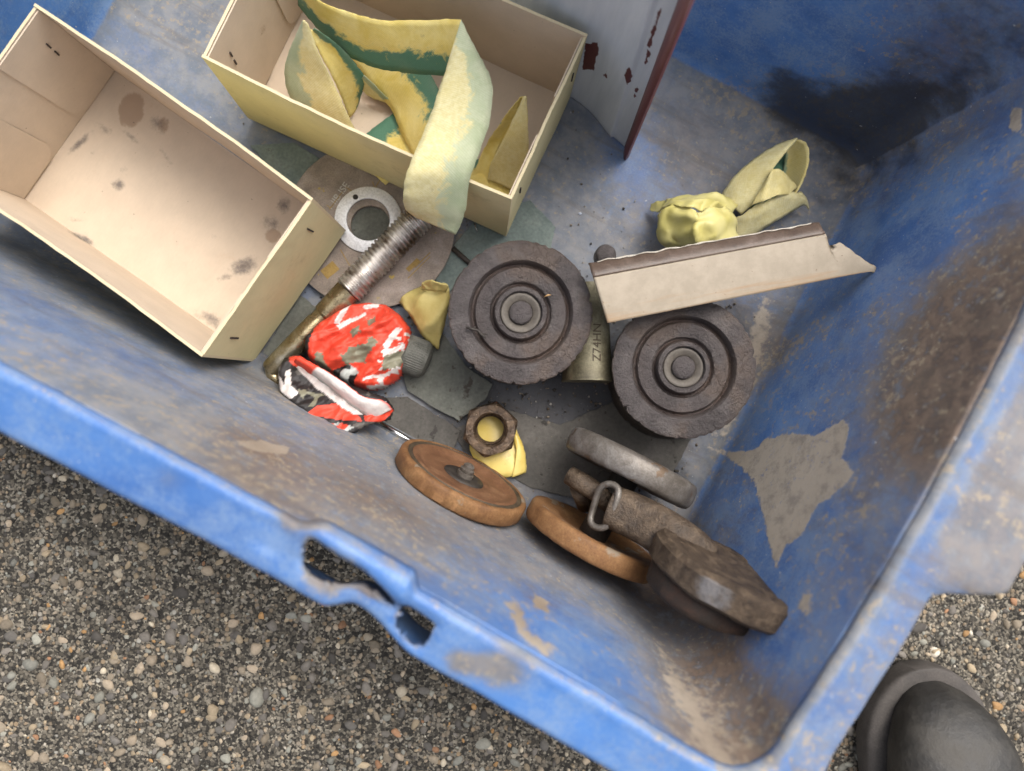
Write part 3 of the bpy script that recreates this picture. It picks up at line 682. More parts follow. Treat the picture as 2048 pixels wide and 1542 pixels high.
blob1 = [(270, 226, zi, 34, 48, 10, 'o', 1.15), (335, 255, zi, 30, 34, 20, 'o', .8), (325, 255, zi, 24, 26, -40, 'd', .95), (240, 372, zi, 17, 15, 0, 'd', 1.0), (252, 345, zi, 16, 20, 0, 'd', .55),
    (215, 262, zi, 34, 14, 35, 'd', .75), (270, 280, zi, 34, 9, 35, 'd', .8), (340, 320, zi, 40, 9, 52, 'd', .65), (165, 290, zi, 42, 10, -42, 'd', .9), (235, 195, zi, 10, 8, 0, 'd', .7), (255, 160, zi, 16, 8, -30, 'd', .5),
    (572, 415, zi, 20, 22, 0, 'd', 1.05), (548, 450, zi, 28, 24, 30, 'd', .85), (550, 475, zi, 26, 24, 0, 'o', .9), (490, 535, zi, 36, 24, -25, 'd', 1.0), (455, 555, zi, 26, 12, -20, 'd', .75), (490, 535, zi, 34, 24, 0, 'o', .6),
    (165, 478, zi, 38, 10, 25, 'd', .95), (425, 640, zi, 40, 20, 32, 'd', .85), (400, 630, zi, 20, 22, 0, 'd', .6), (430, 475, zi, 16, 10, 0, 'd', .62), (375, 530, zi, 16, 14, 0, 'd', .5), (155, 440, zi, 26, 12, 0, 'd', .62), (190, 310, zi, 10, 10, 0, 'd', .7),
    (275, 625, .05, 14, 6, 0, 'd', .5), (40, 300, .045, 60, 50, 0, 'o', .42), (118, 296, .03, 16, 9, -50, 'd', .85), (100, 110, .06, 9, 9, 0, 'd', .6), (225, 285, zi, 110, 40, 35, 'd', .34), (330, 300, zi, 90, 40, 50, 'd', .33), (520, 500, zi, 90, 60, 40, 'd', .30), (430, 640, zi, 70, 40, 32, 'd', .36), (190, 470, zi, 60, 24, 30, 'd', .34), (60, 250, .05, 60, 30, 0, 'd', .3), (180, 330, .03, 20, 26, 0, 'o', .5)]
card_box('empty yellow cardboard box with a dirt spotted bare inside', M1, blob1, (-.0022, .0018))

# ------------------------------------------------------------------ straps
uvs = {}; bm = bmesh.new()
ribbon(bm, [((598, -70, .079), (596, 10, .05)), ((632, -5, .076), (640, 62, .048)), ((690, 22, .074), (690, 108, .045)), ((750, 39, .074), (755, 137, .045)), ((830, 40, .076), (825, 147, .048)), ((890, 38, .080), (885, 151, .054)), ((922, 40, .084), (905, 150, .062))], uvs=uvs, bow=.002)
ribbon(bm, [((893, 140, .0815), (922, 38, .0845)), ((881, 172, .085), (950, 95, .086)), ((864, 222, .0895), (984, 165, .088)), ((836, 290, .0925), (978, 248, .091)), ((814, 345, .0905), (952, 322, .0905)), ((806, 385, .083), (938, 372, .083)), ((810, 415, .072), (930, 425, .070)), ((832, 436, .060), (912, 470, .056))], uvs=uvs, pale=1, bow=.0015, crease=.0006)
ribbon(bm, [((604, 45, .078), (617, 48, .078)), ((582, 92, .063), (640, 112, .063)), ((569, 140, .048), (667, 165, .048)), ((578, 190, .034), (692, 222, .034)), ((600, 235, .02), (716, 268, .02)), ((640, 280, .010), (745, 300, .010))], uvs=uvs, pale=.85, flip=True, bow=.003)
ribbon(bm, [((612, 48, .074), (628, 55, .070)), ((634, 95, .060), (676, 90, .054)), ((662, 148, .044), (712, 128, .040)), ((682, 192, .029), (730, 158, .028)), ((700, 235, .012), (722, 190, .016))], uvs=uvs, pale=.1, bow=-.004)
ribbon(bm, [((716, 170, .02), (728, 150, .034)), ((735, 190, .015), (775, 195, .02)), ((765, 203, .012), (800, 215, .014))], uvs=uvs, pale=.7)
ribbon(bm, [((690, 110, .02), (830, 105, .034)), ((735, 165, .018), (868, 160, .034)), ((780, 215, .016), (890, 215, .034)), ((805, 270, .014), (892, 275, .028)), ((840, 335, .012), (900, 340, .02))], uvs=uvs, pale=.08, bow=.003)
ribbon(bm, [((700, 300, .0085), (770, 370, .0085)), ((740, 262, .0095), (815, 335, .0095)), ((790, 225, .011), (850, 300, .011)), ((840, 190, .012), (900, 250, .012))], uvs=uvs, pale=0, flip=True)
t = thing('strap', 'long yellow and green strap coiled in the box with its end hanging over the front', 'strap', loc=P(820, 200, .01), group='yellow and green straps in the box')
o = obj('band', bm_mesh(bm, 'band', uvs), M_strap, t, world=True); mod(o, 'SOLIDIFY', thickness=.0004, offset=0)
uvs = {}; bm = bmesh.new()
ribbon(bm, [((945, 350, .010), (975, 372, .010)), ((972, 290, .022), (995, 300, .022)), ((1005, 240, .042), (1030, 245, .042)), ((1036, 200, .058), (1050, 196, .060)), ((1046, 193, .062), (1054, 196, .062))], uvs=uvs, pale=.05, flip=True, bow=-.002, vs=.5)
ribbon(bm, [((1047, 193, .0622), (1054, 196, .0622)), ((1028, 235, .052), (1056, 248, .052)), ((1003, 285, .038), (1057, 300, .038)), ((982, 325, .024), (1054, 345, .024)), ((975, 358, .013), (1030, 385, .013))], uvs=uvs, pale=.75, bow=.002, vs=.45)
ribbon(bm, [((925, 315, .009), (915, 375, .009)), ((965, 322, .0105), (955, 388, .0105)), ((1005, 345, .011), (990, 405, .011)), ((1040, 368, .011), (1020, 425, .011))], uvs=uvs, pale=0, flip=True)
t = thing('strap', 'short piece of yellow strap folded to a peak in the right end of the box', 'strap', loc=P(1020, 320, .01), group='yellow and green straps in the box')
o = obj('band', bm_mesh(bm, 'band', uvs), M_strap, t, world=True); mod(o, 'SOLIDIFY', thickness=.0004, offset=0)

# ------------------------------------------------------------------ abrasive disc, ring, bolt
ZD = .0030
c = P(742, 452, ZD)
t = thing('grinding_disc', 'worn brown abrasive disc with faded print, lying under the bolt and the box corner', 'grinding disc', loc=c)
o = obj('disc', lathe([(.0125, 0), (.0125, .0026), (.052, .0026), (.0538, .002), (.0538, 0), (.0125, 0)], 128, .0003, 300), M_disc, t); sharp(o)
prt = bmesh.new(); zt = ZD+.0027
def pbox(bm, px, py, ang, w, h, z):
    M = Matrix.Translation(P(px, py, z)) @ Matrix.Rotation(rad(ang), 4, 'Z'); box(bm, (0, 0, 0), (w, h, .0003), M)
tm = bmesh.new(); tmm = text_mesh('1 IIB ISE', .0062, .0001); tm.from_mesh(tmm); tm.transform(Matrix.Translation(P(676, 393, zt)) @ Matrix.Rotation(rad(55), 4, 'Z'))
obj('lettering', tm, M_print, t, world=True, smooth=False)
for a in ((657, 413, 55, .0005, .003), (672, 401, 55, .0140, .00045), (699, 379, 55, .0005, .005), (845, 520, 45, .014, .0006), (838, 535, 45, .020, .0005), (826, 530, 45, .010, .003), (660, 540, 40, .010, .007), (748, 372, -70, .006, .0005), (755, 368, 60, .006, .0005), (690, 515, 120, .012, .0005)):
    yb = bmesh.new(); pbox(yb, *a, zt); obj('printed_line', yb, M_print_y, t, world=True, smooth=False)
zr = ZD+.0030
t = thing('steel_ring', 'bright flat steel ring with one small drilled hole, under the bolt thread', 'ring', loc=P(737, 440, zr))
bm = lathe([(.0136, .0003), (.0136, .0011), (.0139, .0014), (.0208, .0014), (.0213, .0010), (.0213, 0), (.0138, 0), (.0136, .0003)], 96)
o = obj('ring_body', bm, M_bright, t); sharp(o, 40)
hb = lathe([(0, .00155), (.0017, .00155), (.0017, .0009)], 20); hb.transform(Matrix.Translation(P(712, 396, 0)-P(737, 440, 0)))
obj('hole_shade_disc', hb, M_iron_dark, t)  # dark disc laid on the ring paints the shade inside its hole
zA = .0165
ax0, ax1 = P(845, 428, zA+.001), P(540, 742, zA-.004)
axd = (ax1-ax0); Lb = axd.length
t = thing('threaded_bolt', 'rusty threaded steel bolt with a gold tinted shank, lying across the steel ring', 'bolt', mat=frame(ax0, axd, (0, 0, 1)))
bm = bmesh.new(); seg = 48; pitch = .0029; LT = .0665; nz = int(LT/pitch*10); rings = []
for i in range(nz+1):
    z = LT*i/nz; ring = []
    for k in range(seg):
        a = 2*math.pi*k/seg; ph = (z/pitch+k/seg) % 1; tri = 1-abs(2*ph-1); r = .0082+.0015*min(1, tri*1.35)
        r *= 1+.03*mnoise.noise(Vector((math.cos(a)*2, math.sin(a)*2, z*150))); ring.append(bm.verts.new((r*math.cos(a), r*math.sin(a), z)))
    rings.append(ring)
for A, B in zip(rings, rings[1:]):
    for k in range(seg): bm.faces.new((A[k], A[(k+1) % seg], B[(k+1) % seg], B[k]))
bm.faces.new(rings[0][::-1]); bm.faces.new(rings[-1])
obj('thread', bm, M_bolt, t)
M_shank = grainy('gold_tinted_steel', [(.15, .11, .06), (.40, .33, .20), (.58, .54, .44)], 70, (.2, .4), .9, .3, .0005)
o = obj('shank', lathe([(0, LT+.0005), (.0082, LT+.0005), (.0079, LT+.012), (.0076, LT+.021), (.0064, LT+.0225), (.0064, LT+.026), (.0070, LT+.028), (.0066, Lb-.002), (.0056, Lb), (0, Lb)], 40), M_shank, t); sharp(o)
bb = bmesh.new(); tube(bb, [P(556, 724, .0125), P(543, 738, .0115), P(546, 752, .012), P(562, 770, .014)], [.0042, .0046, .0044, .004], 16)
obj('bent_tip', bb, M_shank, t, world=True)
bm = bmesh.new(); tube(bm, [P(905, 496, .0036), P(945, 532, .0036)], [.0018, .0016], 10)
tag(obj('dark_strip', bm, M_iron_dark), 'short dark strip on the teal sheet touching the left caster', 'strip')
bm = bmesh.new(); tube(bm, [P(745, 838, .0065), P(850, 900, .0065)], .0021, 16)
tag(obj('steel_rod', bm, M_rod), 'thin polished steel rod sticking out from under the red foil', 'rod')

# ------------------------------------------------------------------ casters
def wheel_prof(R, T):
    """cast wheel, face at z=T"""
    p = [(0, 0), (R*.88, 0), (R*.92, T*.08), (R*.945, T*.25), (R*.985, T*.65), (R, T*.84), (R*.99, T*.95), (R*.962, T*.99)]
    p += [(R*.94, T), (R*.725, T), (R*.712, T-.0006), (R*.700, T-.0035), (R*.680, T-.0060), (R*.655, T-.0058), (R*.638, T-.0040), (R*.622, T-.0030), (R*.45, T-.0030), (R*.43, T-.0036), (R*.412, T-.0062), (R*.388, T-.0066), (R*.372, T-.0044), (R*.362, T-.0008), (R*.35, T-.0002), (R*.302, T-.0002), (R*.290, T-.0008), (R*.284, T-.0031), (.0, T-.0031)]
    return p
def wheel(parent, M, R, T, m, hub=True, seed=0, rivet=True, name='wheel', groove=None):
    bm = lathe(wheel_prof(R, T), 180, .00016, 420, seed)
    for v in bm.verts:                  # nicked outer edge
        r = math.hypot(v.co.x, v.co.y)
        if r > R*.9 and v.co.z > T*.5:
            a = math.atan2(v.co.y, v.co.x); d = max(0, mnoise.noise(Vector((math.cos(a)*14, math.sin(a)*14, seed*3)))-.10)*.0024+abs(mnoise.noise(Vector((math.cos(a)*60, math.sin(a)*60, seed))))*.0005
            v.co.x *= 1-d/r; v.co.y *= 1-d/r; v.co.z -= d*.5
    rr = [math.hypot(v.co.x, v.co.y)/R for v in bm.verts]
    me = bpy.data.meshes.new(name); bm.to_mesh(me); bm.free()
    setattr_col(me, 'rust', [(max(math.exp(-((q-.66)/.032)**2), math.exp(-((q-.39)/.028)**2), .6*math.exp(-((q-.99)/.02)**2)), 0, 0, 1) for q in rr])
    o = obj(name, me, m, parent); o.matrix_local = M; MW[o.name] = M; sharp(o, 40)
    if hub:
        w_ = obj('washer', lathe([(R*.278, T-.0030), (R*.275, T-.0022), (R*.268, T-.0020), (R*.235, T-.0020), (R*.228, T-.0023), (R*.17, T-.0023), (R*.165, T-.0030)], 64, .0001, 500), M_washer, o)
        rv = obj('rivet', lathe([(R*.162, T-.003), (R*.162, T-.0010), (R*.150, T-.0002), (R*.12, T+.0003), (R*.06, T+.0006), (0, T+.0006)], 40, .0002, 500, 3), m, o)
    return o
RW, TW = .0412, .0140
def face_up(px, py, ztop, tilt):
    c = P(px, py, ztop); z = Vector((tilt[0], tilt[1], 1)).normalized(); return frame(c-z*(ztop-.0), z), c, z
# left caster
zt = .060
zdir = Vector((-.01, -.06, 1)).normalized(); c = P(1042, 625, zt)
MA = frame(c-zdir*zt, zdir)
t = thing('twin_wheel_caster', 'left of the two iron casters lying wheel up, with a stamped brass coloured bracket', 'caster', mat=MA, group='twin wheel casters')
wheel(t, Matrix.Translation((0, 0, zt-TW)), RW, TW, M_iron, seed=1)
wheel(t, Matrix.Translation((.0, .0, .0205)) @ Matrix.Rotation(math.pi, 4, 'X'), RW, TW, M_iron, seed=2)
o = obj('axle_housing', lathe([(0, .021), (.013, .021), (.013, .044), (0, .044)], 40, .0002, 300), M_iron_dark, t)
# bracket: horizontal half barrel between the wheels
ba, bb_ = P(1180, 570, .034), P(1178, 762, .034); bx = (bb_-ba).normalized()
bm = bmesh.new(); secs = []
for i in range(13):
    p = ba.lerp(bb_, i/12); w_ = .0105+.0028*(i/12)**2; ring = []
    sx = Vector((-bx.y, bx.x, 0))
    for k in range(17):
        a = math.pi*k/16; off = sx*(math.cos(a)*w_*1.1)+Vector((0, 0, math.sin(a)*.0115))
        ring.append(bm.verts.new(p+off+Vector((.010*(1-i/12)*0, 0, 0))))
    ring.append(bm.verts.new(p+sx*(-w_*1.1)+Vector((0, 0, -.018)))); ring.insert(0, bm.verts.new(p+sx*(w_*1.1)+Vector((0, 0, -.018)))); secs.append(ring)
for A, B in zip(secs, secs[1:]):
    for k in range(len(A)-1): bm.faces.new((A[k], A[k+1], B[k+1], B[k]))
    bm.faces.new((A[-1], A[0], B[0], B[-1]))
bm.faces.new(secs[0][::-1]); bm.faces.new(secs[-1]); bmesh.ops.recalc_face_normals(bm, faces=bm.faces)
br = obj('bracket', bm, M_zinc, t, world=True); sharp(br, 50)
# stamped characters, bent over the barrel
tmm = text_mesh('Z74HN', .0072, .00012); tb = bmesh.new(); tb.from_mesh(tmm)
dirv = -bx; upv = Vector((bx.y, -bx.x, 0))
if upv.x > 0: upv = -upv
cen = ba.lerp(bb_, .62)
for v in tb.verts:
    s_ = v.co.x; h = v.co.y; q = h/.0118
    base_p = cen+dirv*s_+Vector((.0030, 0, 0)); ang = q
    v.co = base_p+upv*(math.sin(ang)*.0118)+Vector((0, 0, math.sqrt(max(0, 1-(abs((base_p+upv*(math.sin(ang)*.0118)-cen-dirv*s_).dot(Vector((-bx.y, bx.x, 0))))/.0132)**2))*.0115+.00025+v.co.z))
obj('stamping', tb, M_groove, br, world=True, smooth=False)
st = lathe([(0, 0), (.0055, 0), (.0062, .004), (.0062, .012), (.005, .0145), (0, .015)], 32, .0003, 300)
o = obj('pivot_stub', st, M_iron, t); o.matrix_local = MA.inverted() @ Matrix.Translation(P(1205, 518, .030)); 
# right caster
zt2 = .058; zdir = Vector((-.11, -.05, 1)).normalized(); c = P(1368, 735, zt2)
MB_ = frame(c-zdir*zt2, zdir, (.8, .6, 0))
t = thing('twin_wheel_caster', 'right of the two iron casters lying wheel up, partly under the cream trim strip', 'caster', mat=MB_, group='twin wheel casters')
wheel(t, Matrix.Translation((0, 0, zt2-TW)), RW, TW, M_iron, seed=5)
wheel(t, Matrix.Translation((-.004, -.004, .0215)) @ Matrix.Rotation(math.pi, 4, 'X'), RW*.95, TW, M_iron_dark, seed=6)
obj('axle_housing', lathe([(0, .0215), (.015, .0215), (.015, .043), (0, .043)], 40, .0002, 300), M_iron_dark, t)
# standing caster at the lower right
ddir = (P(1400, 1003, .05)-P(1140, 868, .05)); ddir.z = 0; ddir.normalize(); adir = Vector((-ddir.y, ddir.x, 0))
cg = P(1268, 938, .052); cg.z = .0415
Cc = thing('twin_wheel_caster', 'rusty caster standing on its wheels beside the front wall, with a bent brown steel fork', 'caster', loc=(cg.x, cg.y, 0), group='twin wheel casters')
def local(Mw, parent): return full(parent).inverted() @ Mw
Rg = .0405
Mg = frame(cg-adir*.0075-Vector((0, 0, 0)), adir, (0, 0, 1))
og = obj('wheel', lathe([(0, .0015), (Rg*.84, .0015), (Rg*.90, 0), (Rg*.955, .0008), (Rg*.985, .0028), (Rg, .0062), (Rg, .0090), (Rg*.985, .0124), (Rg*.955, .0144), (Rg*.90, .0152), (Rg*.84, .0138), (0, .0138)], 128, .0002, 250), M_wornsteel, Cc); og.matrix_local = local(Mg, Cc)
co_ = P(1185, 1078, .050); co_.z = .045
tiltv = (adir+Vector((0, 0, .10))).normalized()
Mo = frame(co_-tiltv*.0065, tiltv, (0, 0, 1))
wo = obj('wheel', lathe([(0, 0), (.036, 0), (.0398, .001), (.0405, .003), (.0405, .0098), (.0396, .0118), (.0370, .0124), (.0345, .0122), (.0325, .0112), (.0240, .0106), (.0215, .0088), (.0120, .0080), (0, .0080)], 128, .0002, 250), M_rust, Cc); wo.matrix_local = local(Mo, Cc)
bm = bmesh.new(); tube(bm, [cg+Vector((0, 0, .001)), co_], .0085, 24); obj('axle_housing', bm, M_iron_dark, Cc, world=True)
bm = bmesh.new()
pts = [P(1138, 950, .052), P(1165, 966, .056), P(1195, 985, .06), P(1225, 1015, .058)]
tube(bm, pts, [.0055, .0058, .0055, .005], 20); tube(bm, [P(1160, 975, .05), P(1170, 1010, .03)], [.006, .005], 16)
obj('axle_end', bm, M_brown_steel, Cc, world=True)
# fork: flattened hollow tube that swells into a thick round end
def loft(secs, seg=40, squash=None, open_first=True):
    bm = bmesh.new(); R = []
    for i, (c, d, hw, hh, sq) in enumerate(secs):
        d = Vector(d).normalized(); s_ = d.cross(Vector((0, 0, 1))).normalized(); u_ = s_.cross(d); ring = []
        for k in range(seg):
            a = 2*math.pi*k/seg; ca, sa = math.cos(a), math.sin(a)
            x = math.copysign(abs(ca)**sq, ca)*hw; y = math.copysign(abs(sa)**sq, sa)*hh
            ring.append(bm.verts.new(Vector(c)+s_*x+u_*y))
        R.append(ring)
    for A, B in zip(R, R[1:]):
        for k in range(seg): bm.faces.new((A[k], A[(k+1) % seg], B[(k+1) % seg], B[k]))
    if not open_first: bm.faces.new(R[0][::-1])
    bm.faces.new(R[-1]); bmesh.ops.recalc_face_normals(bm, faces=bm.faces); return bm, R
raw = [(1222, 1012, .066, .0118, .0140, .75), (1250, 1024, .069, .0122, .0140, .7), (1292, 1044, .075, .0124, .0135, .65), (1328, 1066, .082, .0126, .0130, .65), (1356, 1085, .086, .0128, .0125, .65),
       (1388, 1106, .089, .0120, .0110, .7), (1420, 1128, .092, .0090, .0070, .8)]
K = catmull([[*P(a, b, z), hw, hh, sq] for a, b, z, hw, hh, sq in raw], 5)
secs = []
for i, k in enumerate(K):
    j0, j1 = K[max(0, i-1)], K[min(len(K)-1, i+1)]; d = Vector(j1[:3])-Vector(j0[:3]); secs.append((k[:3], d, max(k[3], .001), max(k[4], .001), k[5]))
bm, R = loft(secs)
for v in bm.verts:
    n = mnoise.noise(v.co*55)*.0016+mnoise.noise(v.co*180)*.0005; v.co += Vector((0, 0, 1))*n
fk = obj('fork', bm, M_brown_steel, Cc, world=True); mod(fk, 'SOLIDIFY', thickness=.002, offset=-1); mod(fk, 'SUBSURF', levels=1, render_levels=1)
# the third roller end under the fork with a worn bright tread
d3 = (P(1560, 1240, .140)-P(1318, 1066, .080)).normalized(); n3 = (adir*.95+Vector((0, 0, .30))); n3 = (n3-d3*n3.dot(d3)).normalized()
cr = P(1446, 1152, .109); Mr = frame(cr-n3*.008, n3, d3)
lw = lathe([(0, 0), (.0360, 0), (.0380, .0008), (.0392, .0022), (.0398, .0024), (.0398, .0120), (.0390, .0124), (.0368, .0148), (.0360, .0150), (.0300, .0150), (.0285, .0144), (.012, .0144), (0, .0146)], 160, .00025, 220, 4)
for v in lw.verts: v.co.z += mnoise.noise(v.co*50)*.0007+mnoise.noise(v.co*200)*.0003
lw.transform(Matrix.Diagonal((1.0, .84, 1, 1)))
s = NT('worn_brown_tread'); f = s.noise(130, 9, .72); g = s.noise(900, 5, .7)
_, tr, _, _, _ = s.attr('tread')
c_ = s.mix(.5, s.ramp(f, [(.34, (.034, .023, .016)), (.5, (.092, .064, .042)), (.66, (.165, .118, .078))]), s.ramp(g, [(.3, .35), (.7, 1.0)]), 'MULTIPLY')
sil = s.step(s.math('ADD', tr, s.math('MULTIPLY', s.noise(60, 5, .65), .9)), 1.22, 1.46)
c_ = s.mix(s.math('MULTIPLY', sil, .6), c_, (.24, .24, .25))
M_tread = s.done(c_, s.ramp(f, [(.3, .36), (.7, .66)]), .15, s.bump(s.math('ADD', f, s.math('MULTIPLY', g, .6)), 1.0, .0014), .35)
rd = [(.95*min(1, max(0, (math.hypot(v.co.x, v.co.y/.84)-.0375)/.0015))*math.exp(-((v.co.x-.016)/.018)**2), 0, 0, 1) for v in lw.verts]
me = bpy.data.meshes.new('swivel_plate'); lw.to_mesh(me); lw.free(); setattr_col(me, 'tread', rd)
o = obj('swivel_plate', me, M_tread, Cc); o.matrix_local = local(Mr, Cc); sharp(o, 28)
lw = lathe([(0, 0), (.026, 0), (.0285, .0015), (.0290, .004), (.0290, .014), (0, .014)], 96, .0008, 120)
M_rust_dark = grainy('dark_oily_rust', [(.012, .008, .006), (.028, .017, .011), (.06, .03, .018)], 90, (.6, .85), 0, .7, .001)
o = obj('back_plate', lw, M_rust_dark, Cc); o.matrix_local = local(frame(cr-n3*.020-d3*.006, n3, d3), Cc)
# slot ring on the open end
bm = bmesh.new(); q = []
for k in range(29):
    a = 2*math.pi*k/28; rx = 21*(1-.12*math.sin(a)); px, py = 1209, 1012
    ux, uy = math.cos(a)*26*(1-.25*math.cos(2*a+.6)), math.sin(a)*46; th = rad(24); q.append(P(px+ux*math.cos(th)-uy*math.sin(th), py+ux*math.sin(th)+uy*math.cos(th), .073+.006*math.sin(a+2)))
tube(bm, q, .0019, 12, caps=False); obj('slot_ring', bm, M_wornsteel, Cc, world=True)
# loose rusty wheel leaning on the front wall
nrm = (adir*.97+Vector((0, 0, .22))).normalized()
updir = (Vector((0, 0, 1))-nrm*nrm.z).normalized(); Rl = .0405
c = P(898, 1016, .0800)-updir*Rl+nrm*.004
t = thing('loose_wheel', 'orange rusty wheel with a small bright stud, leaning on the front wall', 'wheel', mat=frame(c-nrm*.006, nrm, ddir))
o = obj('rim', lathe([(0, 0), (Rl*.95, 0), (Rl, .0018), (Rl, .0085), (Rl*.985, .0102), (Rl*.95, .0108), (Rl*.925, .0110), (Rl*.905, .0106)], 128, .0003, 250), M_rust, t); sharp(o, 50)
o = obj('face_groove', lathe([(Rl*.905, .0106), (Rl*.89, .0094), (Rl*.845, .0094), (Rl*.83, .0106)], 128), M_groove, t)
o = obj('web', lathe([(Rl*.83, .0106), (Rl*.80, .0111), (Rl*.76, .0108), (Rl*.70, .0090), (Rl*.62, .0080), (Rl*.45, .0082), (Rl*.32, .0086), (Rl*.30, .0076), (0, .0074)], 128, .0002, 250), M_rust_brown, t)
obj('hub_plate', lathe([(Rl*.31, .0076), (Rl*.31, .0089), (Rl*.2, .0092), (Rl*.12, .0090), (0, .0090)], 48), M_iron_dark, t)
o = obj('stud', lathe([(.0050, .009), (.0050, .0112), (.0040, .0116), (.0044, .0124), (.0044, .0136), (.0034, .0141), (.0034, .0158), (.0020, .0170), (0, .0172)], 32), M_wornsteel, t); sharp(o, 40)

# ------------------------------------------------------------------ hex nut
zn = .0195
c = P(982, 857, zn); hexR = .0180
t = thing('hex_nut', 'oily brown steel hex nut resting on yellow tape', 'nut', mat=frame(Vector((c.x, c.y, .0042)), (-.02, -.06, 1), (math.cos(rad(18)), math.sin(rad(18)), 0)))
hN = zn-.0042; seg = 96; ri = .0094
bm = bmesh.new(); R = []
def hexr(a, R0): return R0*math.cos(math.pi/6)/math.cos(((a+math.pi/6) % (math.pi/3))-math.pi/6) if False else R0*math.cos(math.pi/6)/max(.5, math.cos((a % (math.pi/3))-math.pi/6))
prof_n = [('i', .0, ri), ('i', hN*.90, ri), ('i', hN, ri+.0014), ('c', hN, .0135), ('h', hN*.93, .985), ('h', hN*.86, 1.0), ('h', hN*.10, 1.0), ('h', 0, .97)]
for kind, z, r in prof_n:
    ring = []
    for k in range(seg):
        a = 2*math.pi*k/seg; hr = hexr(a, hexR); rr = r if kind == 'i' else (min(hr*.97, .0152) if kind == 'c' else min(hr*r, hexR*.985))
        zz = z-(max(0, hr-.0160)*.55 if kind == 'h' and z > hN*.8 else 0)
        if kind == 'i' and 0 < z < hN*.95: pass
        v = Vector((rr*math.cos(a), rr*math.sin(a), zz)); v += mnoise.noise_vector(v*400)*.00022; ring.append(bm.verts.new(v))
    R.append(ring)
R.append(R[0])
for A, B in zip(R, R[1:]):
    for k in range(seg): bm.faces.new((A[k], A[(k+1) % seg], B[(k+1) % seg], B[k]))
bmesh.ops.recalc_face_normals(bm, faces=bm.faces)
o = obj('nut_body', bm, M_nut, t); sharp(o, 40)
bm = bmesh.new(); R = []
for i in range(61):
    z = .0008+(hN-.003)*i/60; ring = []
    for k in range(48):
        a = 2*math.pi*k/48; ph = (z/.0024+k/48) % 1; r = ri-.0001-.0011*(1-abs(2*ph-1)); ring.append(bm.verts.new((r*math.cos(a), r*math.sin(a), z)))
    R.append(ring)
for A, B in zip(R, R[1:]):
    for k in range(48): bm.faces.new((A[(k+1) % 48], A[k], B[k], B[(k+1) % 48]))
obj('inner_thread', bm, M_nut, t)

# ------------------------------------------------------------------ yellow scraps
def scrap(name, label, pieces, m, cat='scrap', group=None, th=.0005):
    uvs = {}; bm = bmesh.new(); ps = []
    for (secs, kw) in pieces: ribbon(bm, secs, uvs=uvs, **kw); ps += [P(*s[0]) for s in secs]
    c = sum(ps, Vector())/len(ps); me = bm_mesh(bm, name, uvs); me.transform(Matrix.Translation(-c))
    o = obj(name, me, m); o.location = c; mod(o, 'SOLIDIFY', thickness=th, offset=0); return tag(o, label, cat, group)
scrap('tape_scrap', 'glossy yellow tape folded under the brown hex nut', [([((940, 838, .0036), (1010, 822, .0036)), ((938, 870, .0040), (1030, 850, .0040)), ((944, 910, .0050), (1042, 895, .0050)), ((985, 946, .0055), (1052, 930, .0042)), ((1012, 956, .0040), (1050, 942, .0040))], dict(crease=.0005, cs=90, bow=.0012)), ([((1026, 870, .0062), (1036, 868, .0056)), ((1032, 905, .0080), (1050, 905, .0058)), ((1024, 955, .0066), (1052, 944, .0048))], dict(bow=.001))], M_tape)
scrap('cloth_scrap', 'tan yellow cloth scrap against the left caster wheel', [([((800, 604, .008), (835, 575, .010)), ((818, 630, .012), (872, 566, .022)), ((842, 668, .014), (897, 574, .027)), ((868, 690, .012), (897, 610, .022)), ((876, 698, .008), (888, 662, .014))], dict(crease=.0022, cs=55, nsub=12, nv=15, bow=.004)), ([((838, 580, .022), (846, 562, .031)), ((862, 582, .027), (868, 562, .034)), ((892, 585, .028), (897, 570, .033))], dict(crease=.0015, cs=140))], M_tape_tan)
def crumple(name, label, px, py, z, r3, m, seed, freq=22, amp=.45, rot=0):
    bm = bmesh.new(); bmesh.ops.create_icosphere(bm, subdivisions=5, radius=1)
    S = Vector((seed, seed*.7, 0))
    for v in bm.verts:
        p = v.co.copy(); f = 0; A = amp
        for k in range(3):
            q = Vector((p.x, p.y, p.z))*(1.3*2**k)+S; f += A*(abs(mnoise.noise(q))-.22); A *= .5
        cell = mnoise.cell_vector(p*1.8+S) if False else Vector()
        v.co = Vector((p.x*r3[0], p.y*r3[1], p.z*r3[2]))*(1+f*1.5)
    bm.transform(Matrix.Rotation(rad(rot), 4, 'Z')); o = obj(name, bm, m); o.location = P(px, py, z); return tag(o, label, 'scrap')
# crumpled wrap: several stiff folded leaves
scrap('crumpled_wrap', 'crumpled pale yellow wrapper behind the cream trim strip, nearest the middle', [
    ([((1312, 425, .020), (1335, 400, .010)), ((1345, 412, .036), (1372, 392, .022)), ((1380, 420, .044), (1410, 390, .030)), ((1430, 420, .040), (1448, 392, .026)), ((1460, 430, .028), (1472, 410, .014))], dict(crease=.0034, cs=75, nsub=10, nv=13, bow=.003)),
    ([((1316, 432, .026), (1345, 412, .034)), ((1312, 465, .024), (1392, 425, .046)), ((1325, 492, .018), (1390, 470, .044)), ((1345, 520, .006), (1395, 510, .034))], dict(crease=.0034, cs=70, seed=9, nsub=10, nv=13, bow=.004)),
    ([((1388, 428, .046), (1450, 415, .034)), ((1384, 462, .050), (1470, 440, .036)), ((1390, 490, .046), (1478, 470, .030)), ((1400, 515, .034), (1475, 500, .018))], dict(crease=.0036, cs=75, seed=22, nsub=10, nv=13, bow=.005)),
    ([((1302, 408, .006), (1300, 420, .006)), ((1322, 402, .013), (1318, 425, .014)), ((1345, 402, .020), (1342, 420, .024))], dict(crease=.001, cs=120, seed=4))], M_tape_pale, th=.0006)
